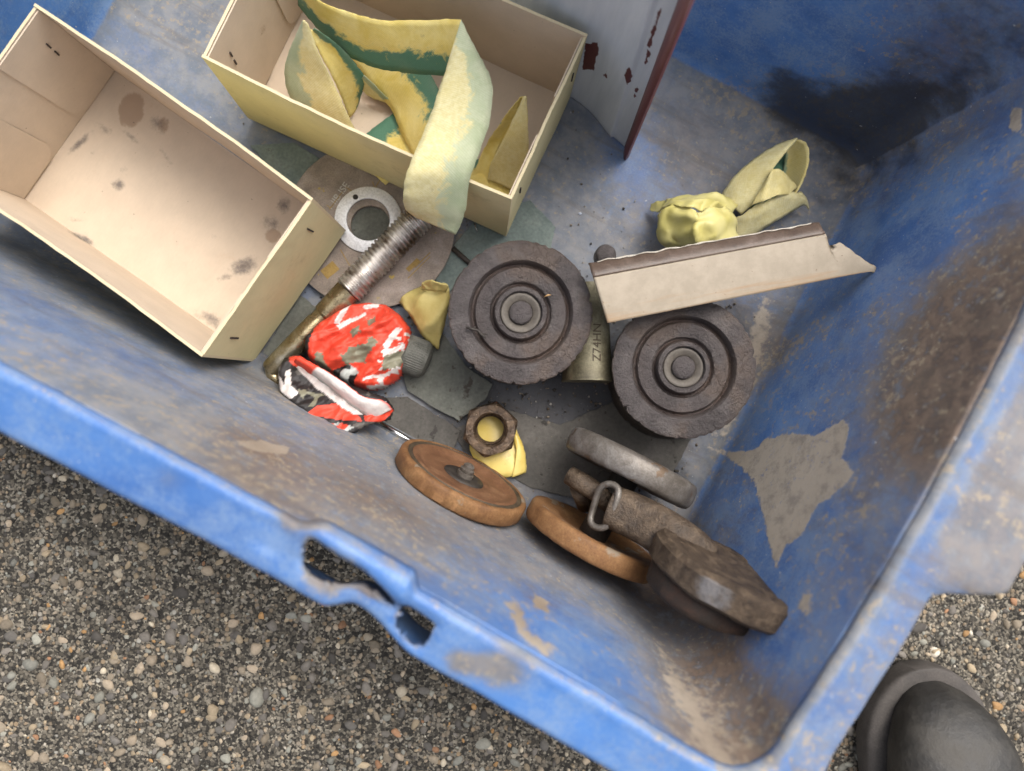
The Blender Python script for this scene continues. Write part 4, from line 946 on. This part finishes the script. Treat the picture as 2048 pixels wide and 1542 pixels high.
# rolled strap end: open curl seen from its end
def curl():
    bm = bmesh.new(); a0, a1 = P(1450, 385, .016), P(1592, 312, .022); ax = (a1-a0).normalized(); sx = Vector((-ax.y, ax.x, 0)); up = sx.cross(ax)*-1
    uvs = {}
    ribbon(bm, [((1436, 402, .012), (1482, 430, .020)), ((1468, 354, .020), (1514, 398, .027)), ((1520, 310, .028), (1540, 350, .035)), ((1566, 285, .032), (1562, 316, .038)), ((1592, 277, .034), (1588, 286, .036))], uvs=uvs, pale=.85, bow=.003, nv=13, vs=.5)
    ribbon(bm, [((1590, 277, .034), (1574, 295, .034)), ((1612, 288, .032), (1568, 330, .016)), ((1617, 320, .030), (1562, 360, .012)), ((1606, 362, .026), (1556, 385, .010)), ((1582, 404, .02), (1545, 402, .008))], uvs=uvs, pale=.45, nv=13, bow=-.004, vs=.75)
    ribbon(bm, [((1500, 395, .008), (1500, 420, .006)), ((1535, 345, .014), (1570, 392, .006)), ((1572, 300, .018), (1600, 340, .008))], uvs=uvs, pale=0, nv=9, v0=1.2)
    ribbon(bm, [((1505, 412, .032), (1528, 366, .034)), ((1528, 402, .036), (1548, 338, .038)), ((1556, 390, .034), (1574, 352, .030)), ((1575, 390, .028), (1594, 374, .022))], uvs=uvs, vs=.4, pale=.6, crease=.0012, cs=80)
    ribbon(bm, [((1440, 455, .012), (1480, 505, .006)), ((1478, 432, .022), (1515, 468, .014)), ((1520, 408, .028), (1560, 438, .018)), ((1572, 385, .026), (1604, 412, .014)), ((1600, 384, .016), (1618, 420, .008))], uvs=uvs, vs=.5, pale=1, crease=.0018, cs=60, bow=.003)
    me = bm_mesh(bm, 'rolled_strap', uvs); c = (a0+a1)/2; me.transform(Matrix.Translation(-c)); o = obj('rolled_strap', me, M_tape_pale); o.location = c; mod(o, 'SOLIDIFY', thickness=.0006, offset=0)
    me.materials[0] = M_strap
    return o
tag(curl(), 'rolled up pale yellow strap end, open like a tube, below the back wall', 'strap', 'yellow and green straps in the box' if False else None)
scrap('film_scrap', 'milky translucent film tail beside the rolled yellow strap', [([((1480, 440, .012), (1520, 470, .006)), ((1468, 470, .014), (1515, 490, .008)), ((1455, 500, .012), (1500, 510, .006))], dict(crease=.002, cs=70))], M_film)

# ------------------------------------------------------------------ cream trim strip
zt0 = .0745
tp = [P(1186, 556, zt0), P(1648, 470, .072), P(1660, 492, .072), P(1672, 487, .072), P(1680, 486, .072), P(1746, 541, .070), P(1214, 646, zt0-.003)]
t = thing('trim_strip', 'cream painted trim strip with a broken pointed end, lying over the right caster', 'trim strip', loc=tp[0])
def plate(pts, th, dn, rag=0):
    bm = bmesh.new(); A = [bm.verts.new(p) for p in pts]; B = [bm.verts.new(p+dn*th) for p in pts]; n = len(pts)
    bm.faces.new(A); bm.faces.new(B[::-1])
    for i in range(n): bm.faces.new((A[i], B[i], B[(i+1) % n], A[(i+1) % n]))
    bmesh.ops.recalc_face_normals(bm, faces=bm.faces); return bm
s = NT('cream_paint'); along = s.map((.05, 1, 1), vec=s.map(rot=(0, 0, rad(-10.5))))
f = s.noise(220, 7, .7, along); g = s.noise(90, 7, .7)
_, ed, _, _, _ = s.attr('edge')
lv = s.math('ADD', s.math('MULTIPLY', ed, .8), s.math('MULTIPLY', s.math('SUBTRACT', f, .5), 2.4))
c = s.mix(s.step(g, .35, .7), (.27, .225, .165), (.335, .28, .21)); c = s.mix(s.math('MULTIPLY', s.step(lv, .5, .9), .7), c, (.30, .19, .10)); c = s.mix(s.step(s.noise(400, 5), .68, .72), c, (.2, .14, .09))
c = s.mix(s.math('MULTIPLY', s.step(lv, .95, 1.15), .7), c, (.13, .09, .06))
M_cream = s.done(c, .55, 0, s.bump(f, .2, .0006))
def rag_line(a, b, n, amp, seed):
    out = []
    for k in range(n):
        p = a.lerp(b, k/n); d = mnoise.noise_vector(p*420+Vector((seed, 0, 0)))*amp*(0 if k == 0 else 1); out.append(p+Vector((d.x, d.y, 0)))
    return out
edge = []
for i in range(len(tp)): edge += rag_line(tp[i], tp[(i+1) % len(tp)], (24, 4, 4, 3, 12, 50, 8)[i], (.0, .0006, .0006, .0004, .0006, .0003, .0004)[i], i)
# grid-filled face so that wear can follow the long edge
top = catmull([[*P(1186, 556, zt0)], [*P(1420, 513, .0735)], [*P(1648, 470, .072)], [*P(1672, 486, .072)], [*P(1746, 541, .070)]], 1)
bm = bmesh.new(); NA, NB = 120, 24; rows = []; W = []
lo0, lo1 = P(1214, 646, zt0-.003), P(1746, 541, .070)
def up_edge(a):
    # broken right end
    if a < .86: return P(1186+(1648-1186)*a/.86, 556+(470-556)*a/.86, zt0-.0025*a)
    if a < .885: return P(1648+(1656-1648)*(a-.86)/.025, 470+(494-470)*(a-.86)/.025, .0722)
    if a < .91: return P(1656+20*(a-.885)/.025, 494-8*(a-.885)/.025, .0721)
    q = (a-.91)/.09; return P(1676+(1745-1676)*q, 486+(540-486)*q, .072-.002*q)
for i in range(NA+1):
    a = i/NA; u = up_edge(a); l = lo0.lerp(lo1, a); j = mnoise.noise_vector(u*500)*.0004*(a > .85); row = []
    for k in range(NB+1):
        b = k/NB; p = u.lerp(l, b)+j*(1-b); p.z += .0003*math.sin(b*3.1); v = bm.verts.new(p); row.append(v); W.append(max(0, b-.45)/.55*.95+.25*max(0, 1-a*12)+.25*max(0, a-.9)*8)
    rows.append(row)
for A, B in zip(rows, rows[1:]):
    for k in range(NB): bm.faces.new((A[k], A[k+1], B[k+1], B[k]))
bmesh.ops.recalc_face_normals(bm, faces=bm.faces)
me = bpy.data.meshes.new('face'); bm.to_mesh(me); bm.free(); setattr_col(me, 'edge', [(w_, 0, 0, 1) for w_ in W]); me.transform(Matrix.Translation(-tp[0]))
o = obj('face', me, M_cream, t); mod(o, 'SOLIDIFY', thickness=.0024, offset=-1)
M_trimback = grainy('dark_brown_varnish', [(.07, .045, .034), (.115, .08, .06), (.17, .125, .10)], 60, (.35, .55), 0, .4)
M_raw = grainy('torn_wood_edge', [(.4, .36, .30), (.55, .5, .42), (.62, .58, .5)], 200, (.7, .9), 0, .5)
bm = bmesh.new(); rows = []
for i in range(81):
    a = .87*i/80; u = up_edge(min(a, .86)); d = Vector((-.19, 1, 0)).normalized(); k_ = mnoise.noise(Vector((a*22, 0, 4)))*.0008
    wb = .0086-.0012*a+k_; row = [u+Vector((0, 0, .0001)), u+d*.0012+Vector((0, 0, .0006)), u+d*(wb*.5)+Vector((0, 0, -.0015)), u+d*wb+Vector((0, 0, -.0030)), u+d*(wb+.0004)+Vector((0, 0, -.0052))]
    rows.append([bm.verts.new(p) for p in row])
for A, B in zip(rows, rows[1:]):
    for k in range(4): bm.faces.new((A[k], A[k+1], B[k+1], B[k]))
bmesh.ops.recalc_face_normals(bm, faces=bm.faces); o = obj('back_lip', bm, M_trimback, t, world=True); mod(o, 'SOLIDIFY', thickness=.0012, offset=0)
bm = bmesh.new(); pts = []; rr = []
for i in range(60):
    a = .03+.80*i/59; u = up_edge(a); d = Vector((-.19, 1, 0)).normalized(); k_ = mnoise.noise(Vector((a*22, 0, 4)))*.0008
    pts.append(u+d*(.0086-.0012*a+k_+.0004)+Vector((0, 0, -.0022))); rr.append(max(.00015, .0004+.0006*mnoise.noise(Vector((a*30, 3, 0)))))
tube(bm, pts, rr, 8); obj('torn_edge', bm, M_raw, t, world=True)

# ------------------------------------------------------------------ grey metal panel with dark red edge
s = NT('scuffed_grey_paint'); f = s.noise(60, 6, .6, s.map((1, 1, .15))); g = s.noise(70, 7, .65, s.map((1, 1, .45)))
c = s.mix(s.step(f, .3, .7), (.50, .53, .58), (.64, .66, .70)); c = s.mix(s.step(s.math('ADD', s.attr('chip')[1], s.math('MULTIPLY', s.math('SUBTRACT', s.noise(240, 8, .7), .5), 1.0)), .46, .52), c, (.10, .022, .026))
M_panel = s.done(c, .45, 0, s.bump(f, .1, .0005))
s = NT('worn_dark_red_paint'); g = s.noise(90, 7, .7, s.map((1, 1, .12)))
c = s.mix(s.step(g, .35, .7), (.12, .03, .032), (.22, .085, .085)); c = s.mix(s.math('MULTIPLY', s.step(g, .6, .7), .6), c, (.30, .26, .27))
M_red = s.done(c, .5, 0, s.bump(g, .2, .0005))
pb, pt = P(1252, 292, .002), P(1360, 0, .150)
up = (pt-pb); up_u = up/up.z
wd = (P(1000, 65, .0)-P(1252, 285, .0)); wd.z = 0; wd.normalize(); nrm_p = Vector((wd.y, -wd.x, 0));
if nrm_p.dot(Vector((-1, -1, 0))) < 0: nrm_p = -nrm_p
t = thing('metal_panel', 'grey painted metal panel with a dark red edge, standing upright behind the strap filled box', 'panel', loc=pb)
bm = bmesh.new(); rows = []
HP = .24
chips = [[(1172, 85), (1196, 84), (1200, 100), (1192, 118), (1190, 138), (1166, 138)], [(1250, 152), (1258, 132), (1266, 140), (1262, 162), (1254, 168)], [(1268, 190), (1274, 172), (1278, 178), (1272, 194)], [(1296, 90), (1318, 20), (1326, 8), (1318, 40), (1302, 95)], [(1288, 125), (1297, 100), (1302, 104), (1292, 132)], [(1208, 150), (1216, 140), (1216, 156)]]
CH = []
def pd(u, v, q):
    dm = 1e9
    for a in range(len(q)):
        (ax, ay), (bx_, by_) = q[a], q[(a+1) % len(q)]; ex, ey = bx_-ax, by_-ay
        tt = min(1, max(0, ((u-ax)*ex+(v-ay)*ey)/(ex*ex+ey*ey))); dm = min(dm, math.hypot(u-ax-tt*ex, v-ay-tt*ey))
    return dm
def inside(u, v, q):
    r = False
    for a in range(len(q)):
        (ax, ay), (bx_, by_) = q[a], q[(a+1) % len(q)]
        if (ay > v) != (by_ > v) and u < (bx_-ax)*(v-ay)/(by_-ay)+ax: r = not r
    return r
for i in range(161):
    a = i/160; row = []
    for k in range(91):
        b = k/90; z0 = -.001; z = z0+(HP-z0)*a
        p = pb+up_u*z+wd*(.105*b)+nrm_p*(.0025*math.cos(b*9)*(b > .1)); row.append(bm.verts.new(p))
        u, v = to_px(p); m_ = 0
        for q in chips:
            d = pd(u, v, q); m_ = max(m_, min(1, .5+d/16) if inside(u, v, q) else max(0, .5-d/16))
        CH.append((m_, 0, 0, 1))
    rows.append(row)
for A, B in zip(rows, rows[1:]):
    for k in range(90): bm.faces.new((A[k], A[k+1], B[k+1], B[k]))
bmesh.ops.recalc_face_normals(bm, faces=bm.faces); me = bpy.data.meshes.new('sheet_face'); bm.to_mesh(me); bm.free(); setattr_col(me, 'chip', CH); me.transform(full(t).inverted())
o = obj('sheet_face', me, M_panel, t); mod(o, 'SOLIDIFY', thickness=.0012, offset=0)
bm = bmesh.new(); rows = []; fd = (-wd*.55+nrm_p*.85).normalized()
for i in range(41):
    z = HP*i/40; base_p = pb+up_u*z
    row = [base_p+nrm_p*.0008, base_p+fd*.004+nrm_p*.0008, base_p+fd*(.0085+.011*z/HP), base_p+fd*(.0105+.011*z/HP)-nrm_p*.0012, base_p+fd*(.0103+.011*z/HP)-nrm_p*.0040]
    rows.append([bm.verts.new(p) for p in row])
for A, B in zip(rows, rows[1:]):
    for k in range(4): bm.faces.new((A[k], A[k+1], B[k+1], B[k]))
bmesh.ops.recalc_face_normals(bm, faces=bm.faces); o = obj('edge_flange', bm, M_red, t, world=True); mod(o, 'SOLIDIFY', thickness=.0012, offset=0); sharp(o)

# ------------------------------------------------------------------ crumpled red foil and knurled cap
def in_poly(x, y, pts):
    ins = False; n = len(pts)
    for i in range(n):
        ax, ay = pts[i]; bx_, by_ = pts[(i+1) % n]
        if (ay > y) != (by_ > y) and x < (bx_-ax)*(y-ay)/(by_-ay)+ax: ins = not ins
    return ins
RED, WHT, BLK, SLV, OLV = (.72, .062, .030), (.66, .60, .57), (.018, .015, .015), (.42, .44, .42), (.20, .19, .13)
s = NT('printed_foil'); ink = s.attr('ink')[0]
g = s.noise(260, 5, .7); M_foil = s.done(s.mix(.3, ink, s.ramp(g, [(.3, .55), (.7, 1.1)]), 'MULTIPLY'), s.ramp(s.noise(90, 4), [(.3, .42), (.7, .62)]), .1, s.bump(s.math('ADD', s.math('MULTIPLY', s.noise(170, 7, .7), .6), s.voro(105, 'Distance', vec=s.map((1, 1, 1), (0, 0, .6)))), .6, .0026))
t = thing('crumpled_foil', 'crumpled red, white and black printed foil lying over the bolt shank', 'foil', loc=P(715, 730, .012))
def cr_noise(p, seed):      # sharp crumple creases
    q = Vector((p.x*.8+p.y*.6, (p.y*.8-p.x*.6)*1.9, 0))*26+Vector((seed, 0, 0)); d = 0
    for k in range(3): d += (.55-abs(mnoise.noise(q*(2.1**k)))*2.6)*(.5**k)
    return d
def crushed_patch(name, outline, zf, ink_f, seed, amp, step=.0007, base_drop=.03):
    q = [P(x, y, .02) for x, y in outline]; bm = bmesh.new()
    xs = [p.x for p in q]; ys = [p.y for p in q]; nx = int((max(xs)-min(xs))/step)+1; ny = int((max(ys)-min(ys))/step)+1
    pl = [(p.x, p.y) for p in q]; G = {}; inks = []
    for i in range(nx+1):
        for j in range(ny+1):
            x, y = min(xs)+i*step, min(ys)+j*step
            if not in_poly(x, y, pl): continue
            dm = 1e9
            for a in range(len(pl)):
                ax, ay = pl[a]; bx_, by_ = pl[(a+1) % len(pl)]; ex, ey = bx_-ax, by_-ay
                tt = min(1, max(0, ((x-ax)*ex+(y-ay)*ey)/(ex*ex+ey*ey+1e-12))); dm = min(dm, math.hypot(x-ax-tt*ex, y-ay-tt*ey))
            e = min(1, dm/.0045); dome = math.sqrt(max(0, 1-(1-e)**2))
            z = zf(x, y)*dome+max(.004, zf(x, y)-base_drop)*(1-dome)+cr_noise(Vector((x, y, 0)), seed)*amp*e
            j_ = mnoise.noise_vector(Vector((x*90, y*90, seed)))*.0012*e
            # nominal picture position of this spot, for the print
            pr = ROT.transposed() @ Vector((x, y, .02-D)); u, v = 1024+F*pr.x/-pr.z, 771-F*pr.y/-pr.z
            G[i, j] = bm.verts.new((x+j_.x, y+j_.y, z)); inks.append((*ink_f(u, v), 1))
    for (i, j) in list(G):
        f = [(i, j), (i+1, j), (i+1, j+1), (i, j+1)]
        if all(k in G for k in f): bm.faces.new([G[k] for k in f])
    bmesh.ops.recalc_face_normals(bm, faces=bm.faces)
    me = bpy.data.meshes.new(name); bm.to_mesh(me); bm.free(); setattr_col(me, 'ink', inks); me.transform(full(t).inverted())
    o = obj(name, me, M_foil, t); mod(o, 'SOLIDIFY', thickness=.0006, offset=0); return o
WP = [[(795, 655), (806, 660), (776, 702), (768, 690)], [(770, 700), (812, 690), (812, 698), (772, 714)], [(730, 755), (775, 748), (775, 755), (730, 762)], [(735, 772), (785, 768), (782, 776), (738, 778)], [(672, 648), (700, 610), (706, 612), (682, 650)], [(676, 652), (735, 628), (732, 634), (682, 660)], [(780, 740), (806, 720), (812, 724), (790, 745)], [(726, 615), (760, 605), (756, 616), (735, 622)]]
OP = [[(630, 712), (652, 710), (660, 735), (645, 746)], [(688, 708), (720, 694), (735, 690), (750, 668), (756, 682), (748, 706), (730, 722), (690, 730)], [(774, 712), (800, 702), (814, 718), (792, 746), (768, 738)], [(735, 640), (750, 634), (756, 650), (742, 654)], [(700, 664), (720, 658), (730, 668), (706, 676)]]
def ink_top(u, v):
    if in_poly(u+5*mnoise.noise(Vector((u*.05, v*.05, 2))), v+5*mnoise.noise(Vector((u*.05, v*.05, 7))), [(612, 690), (628, 660), (634, 662), (622, 690), (618, 715), (610, 712)]): return BLK
    uu, vv = u+9*mnoise.noise(Vector((u*.06, v*.06, 2)))+5*mnoise.noise(Vector((u*.17, v*.17, 2))), v+9*mnoise.noise(Vector((u*.06, v*.06, 7)))+5*mnoise.noise(Vector((u*.17, v*.17, 9)))
    for w_ in WP[:6]:
        if in_poly(u+2*mnoise.noise(Vector((u*.1, v*.1, 4))), v, w_): return WHT
    for w_ in OP:
        if in_poly(uu, vv, w_): return OLV
    n = mnoise.noise(Vector((u*.02, v*.03, 3)))+.5*mnoise.noise(Vector((u*.06, v*.06, 5)))
    for w_ in WP:
        if in_poly(u, v, w_): return WHT
    if in_poly(u, v, [(768, 690), (825, 650), (828, 720), (790, 780), (745, 775)]) and mnoise.noise(Vector((u*.07, v*.12, 1))) > .16: return WHT
    if in_poly(u, v, [(615, 680), (630, 660), (622, 705), (612, 715)]): return BLK
    if in_poly(u, v, [(665, 740), (700, 728), (720, 745), (700, 790), (672, 770)]): return BLK if n < .05 else SLV
    return RED
out_top = [(606, 700), (610, 672), (640, 640), (672, 622), (705, 606), (735, 602), (770, 606), (800, 628), (820, 655), (826, 690), (815, 730), (795, 760), (770, 776), (740, 782), (712, 775), (690, 768), (668, 752), (640, 735), (618, 722)]
ct = P(720, 690, .03)
crushed_patch('foil_top', out_top, lambda x, y: .027+.10*((x-ct.x)*.3+(y-ct.y)*.25), ink_top, 3, .0046)
def ink_low(u, v):
    n = mnoise.noise(Vector((u*.05, v*.05, 8)))
    if in_poly(u, v, [(604, 738), (618, 730), (700, 790), (745, 798), (775, 805), (770, 818), (735, 832), (718, 832), (640, 775)]): return WHT
    if in_poly(u, v, [(560, 752), (568, 748), (585, 772), (584, 745), (592, 742), (600, 775), (615, 790), (600, 800), (575, 782)]): return WHT
    if in_poly(u, v, [(584, 714), (606, 715), (622, 735), (610, 742), (590, 728)]): return RED
    if in_poly(u, v, [(735, 832), (775, 812), (790, 822), (770, 845), (740, 842)]): return RED
    if in_poly(u, v, [(628, 832), (650, 812), (690, 808), (720, 832), (735, 845), (700, 842), (670, 838)]): return RED
    if in_poly(u, v, [(648, 850), (690, 846), (720, 856), (690, 868), (660, 866)]): return SLV if n > -.1 else RED
    if in_poly(u, v, [(612, 782), (660, 790), (648, 812), (625, 812)]) and n > 0: return OLV
    return BLK if n < .35 else (.10, .09, .08)
out_low = [(566, 742), (575, 718), (600, 710), (640, 735), (690, 765), (730, 780), (775, 795), (792, 818), (785, 840), (740, 852), (720, 866), (685, 874), (655, 866), (630, 842), (600, 812), (575, 785)]
cl = P(680, 790, .02)
crushed_patch('foil_side', out_low, lambda x, y: .034-.56*((x-cl.x)*e2.x+(y-cl.y)*e2.y), ink_low, 21, .0030, base_drop=.006)
# folded white/red lip
uvs = {}; bm = bmesh.new()
ribbon(bm, [((588, 724, .036), (600, 712, .040)), ((625, 750, .037), (640, 735, .043)), ((665, 780, .037), (684, 762, .043)), ((705, 812, .036), (726, 792, .041)), ((728, 830, .034), (768, 802, .037)), ((738, 844, .030), (785, 818, .031))], uvs=uvs, bow=.003, nv=11)
inks = []
bm.verts.index_update()
for v in bm.verts:
    u_, v_, *_ = uvs[v]; L_ = u_/10
    inks.append((*(RED if L_ < .013 or L_ > .066 or v_ > .93 else (SLV if v_ < .12 else WHT)), 1))
me = bpy.data.meshes.new('foil_lip'); bm.to_mesh(me); bm.free(); setattr_col(me, 'ink', inks); me.transform(full(t).inverted())
o = obj('foil_lip', me, M_foil, t); mod(o, 'SOLIDIFY', thickness=.0006, offset=0)
ca = P(806, 704, .016); cb = P(850, 722, .011)
bm = bmesh.new(); R = []; prof_k = [(0, 0), (.011, 0), (.0120, .0012), (.0122, .004), (.0122, .0125), (.0114, .0150), (.0090, .0168), (.005, .0176), (0, .0178)]
kb = bmesh.new(); seg = 240; rings = []
for r, z in prof_k:
    if r == 0: rings.append([kb.verts.new((0, 0, z))]); continue
    rings.append([kb.verts.new(((r-(0.00028 if k % 5 < 2 and .003 < z < .0145 else 0))*math.cos(2*math.pi*k/seg), (r-(0.00028 if k % 5 < 2 and .003 < z < .0145 else 0))*math.sin(2*math.pi*k/seg), z)) for k in range(seg)])
for A, B in zip(rings, rings[1:]):
    for k in range(seg):
        j = (k+1) % seg
        if len(A) == 1: kb.faces.new((A[0], B[k], B[j]))
        elif len(B) == 1: kb.faces.new((A[k], B[0], A[j]))
        else: kb.faces.new((A[k], B[k], B[j], A[j]))
bmesh.ops.recalc_face_normals(kb, faces=kb.faces)
o = obj('knurled_cap', kb, M_knurl, smooth=False); o.matrix_world = frame(ca, cb-ca+Vector((0, 0, .003))); tag(o, 'ridged grey metal cap half covered by the crumpled red foil', 'cap')

# ------------------------------------------------------------------ small debris
bm = bmesh.new(); q = [(932, 655), (944, 658), (955, 660), (962, 668), (972, 676)]
tube(bm, [P(x, y, .0612+.0006*math.sin(i*2)) for i, (x, y) in enumerate(q)], [.0005, .0008, .0006, .0009, .0005], 8); tube(bm, [P(944, 658, .0615), P(952, 653, .0620)], [.0006, .0003], 6); tube(bm, [P(962, 668, .0612), P(975, 668, .0622)], [.0005, .0003], 6)
tag(obj('twig', bm, M_iron_dark), 'dark crooked twig lying on the left caster wheel', 'twig')
bm = bmesh.new(); q = [P(1088, 594, .0605), P(1096, 590, .0612), P(1102, 590, .0607)]; tube(bm, q, [.0002, .0006, .0002], 6)
M_chip = grainy('straw_chip', [(.5, .3, .13)]*3, 200)
tag(obj('straw_chip', bm, M_chip), 'tiny straw coloured chip on the left caster wheel face', 'chip')
def shard(px, py, z, sx, sy, label, m, ang):
    bm = bmesh.new(); bmesh.ops.create_icosphere(bm, subdivisions=1, radius=1)
    for v in bm.verts: v.co = Vector((v.co.x*sx, v.co.y*sy, v.co.z*min(sx, sy)*.6))*(1+.4*mnoise.noise(v.co*2+Vector((px, 0, 0))))
    bm.transform(Matrix.Rotation(rad(ang), 4, 'Z')); o = obj('shard', bm, m, smooth=False); o.location = P(px, py, z); tag(o, label, 'shard')
M_glass = grainy('pale_blue_shard', [(.55, .60, .72)]*3, 200, (.1, .2), 0, .1)
shard(1330, 1186, on_crate(1330, 1186).z+.002, .0030, .0020, 'pale bluish shard beside the fork of the standing caster', M_glass, 30)
shard(1160, 427, .0008, .0013, .0010, 'tiny glinting shard on the bare floor right of the strap filled box', M_glass, 0)
bm = bmesh.new(); tube(bm, [P(948, 446, .0035), P(955, 464, .0035)], [.0005, .0003], 6)
tag(obj('wire_bit', bm, M_rod), 'tiny bright wire bit beside the hanging strap end', 'wire')

b_ = bmesh.new(); bmesh.ops.create_icosphere(b_, subdivisions=1, radius=1); gv = np.array([v.co[:] for v in b_.verts]); gf = np.array([[v.index for v in f.verts] for f in b_.faces]); b_.free()
Vs, Fs, Cs = [], [], []; nv = 0
spots = [(1100, 800, .06), (950, 900, .05), (1200, 900, .05), (760, 520, .05), (1300, 1080, .04), (1450, 820, .04), (880, 760, .04), (1000, 700, .09), (1150, 850, .07)]
while len(Vs) < 3200:
    px, py, r_ = spots[rng.integers(len(spots))]; c_ = P(px, py); x, y = c_.x+rng.normal()*r_, c_.y+rng.normal()*r_; l = MCi @ Vector((x, y, 0))
    if abs(l.x) > A_-.012 or abs(l.y) > B_-.012: continue
    r = .00016+.00085*rng.random()**3.2; v = gv*r*rng.uniform(.5, 1.5, 3)+rng.normal(size=3)*0; v += (x, y, .0006+r*.4)
    Vs.append(v); Fs.append(gf+nv); nv += len(v); cc = [(.04, .033, .026), (.10, .078, .055), (.20, .165, .125), (.36, .34, .31)][rng.choice(4, p=[.36, .34, .22, .08])]; Cs.append(np.tile((*cc, 1), (len(v), 1)))
me = npmesh('grit', np.concatenate(Vs), np.concatenate(Fs)); setattr_col(me, 'tint', np.concatenate(Cs)); s = NT('crumbs')
tag(obj('grit', me, s.done(s.attr('tint')[0], .8)), 'loose crumbs of grit and rust on the crate floor', 'grit', kind='stuff')

# ------------------------------------------------------------------ boot
s = NT('dusty_black_leather'); f = s.noise(35, 6, .65); g = s.noise(600, 4, .6)
M_leather = s.done(s.mix(s.step(f, .35, .7), (.018, .017, .016), (.055, .050, .043)), s.ramp(f, [(.3, .42), (.7, .7)]), 0, s.bump(s.math('ADD', g, s.math('MULTIPLY', s.voro(260, 'Distance'), .8)), .35, .0007), .45)
M_sole = grainy('grey_brown_rubber', [(.05, .044, .04), (.08, .07, .063), (.11, .097, .088)], 50, (.7, .9), 0, .4)
toe = P(1846, 1333, ZG+.02); hd = Vector((-.10, 1, 0)).normalized(); sv = Vector((hd.y, -hd.x, 0))
t = thing('boot', 'dusty black leather boot toe on the concrete beside the crate corner', 'boot', loc=(toe.x, toe.y, ZG), mat=None)
def boot_ring(d, w, z0, z1, sq, n=48, shift=0):
    c = toe-hd*d+sv*shift; out = []
    for k in range(n):
        a = 2*math.pi*k/n; ca, sa = math.cos(a), math.sin(a); x = math.copysign(abs(ca)**sq, ca)*w
        z = (z0+z1)/2+math.copysign(abs(sa)**sq, sa)*(z1-z0)/2; out.append(Vector((c.x+sv.x*x, c.y+sv.y*x, z)))
    return out
def boot_loft(rows):
    bm = bmesh.new(); R = [[bm.verts.new(p) for p in r] for r in rows]; n = len(R[0])
    for A, B in zip(R, R[1:]):
        for k in range(n): bm.faces.new((A[k], A[(k+1) % n], B[(k+1) % n], B[k]))
    bm.faces.new(R[0][::-1]); bm.faces.new(R[-1]); bmesh.ops.recalc_face_normals(bm, faces=bm.faces); return bm
G0 = ZG+.001
def wid(d, w0=.0415): return w0*math.sqrt(max(.02, 1-(max(0, .055-d)/.055)**2)) if d < .055 else w0-.014*sm((d-.09)/.08)
rows = [boot_ring(d, wid(d)+.001, G0+.004*(d < .01), G0+.022, .35) for d in [.0005, .002, .005, .010, .017, .026, .04, .055, .08, .11, .15, .20, .25, .28]]
obj('sole', boot_loft(rows), M_sole, t, world=True)
rows = []
for d in [.008, .010, .014, .020, .028, .04, .055, .08, .11, .14, .17]:
    hgt = .020+.046*math.sqrt(max(.001, 1-(max(0, .07-(d-.008))/.07)**2))+.03*sm((d-.08)/.09)
    rows.append(boot_ring(d, max(.002, wid(d-.008, .0382)), G0+.015, G0+hgt, .78))
obj('upper', boot_loft(rows), M_leather, t, world=True)
bm = bmesh.new(); tube(bm, [toe-hd*.17+Vector((0, 0, .05)), toe-hd*.185+Vector((0, 0, .11)), toe-hd*.20+Vector((0, 0, .20))], [.042, .042, .052], 40)
obj('shaft', bm, M_leather, t, world=True)
bpy.context.view_layer.update()
print('verts', sum(len(o.data.vertices) for o in bpy.data.objects if o.type == 'MESH'), 'A,B', A_, B_, CC)
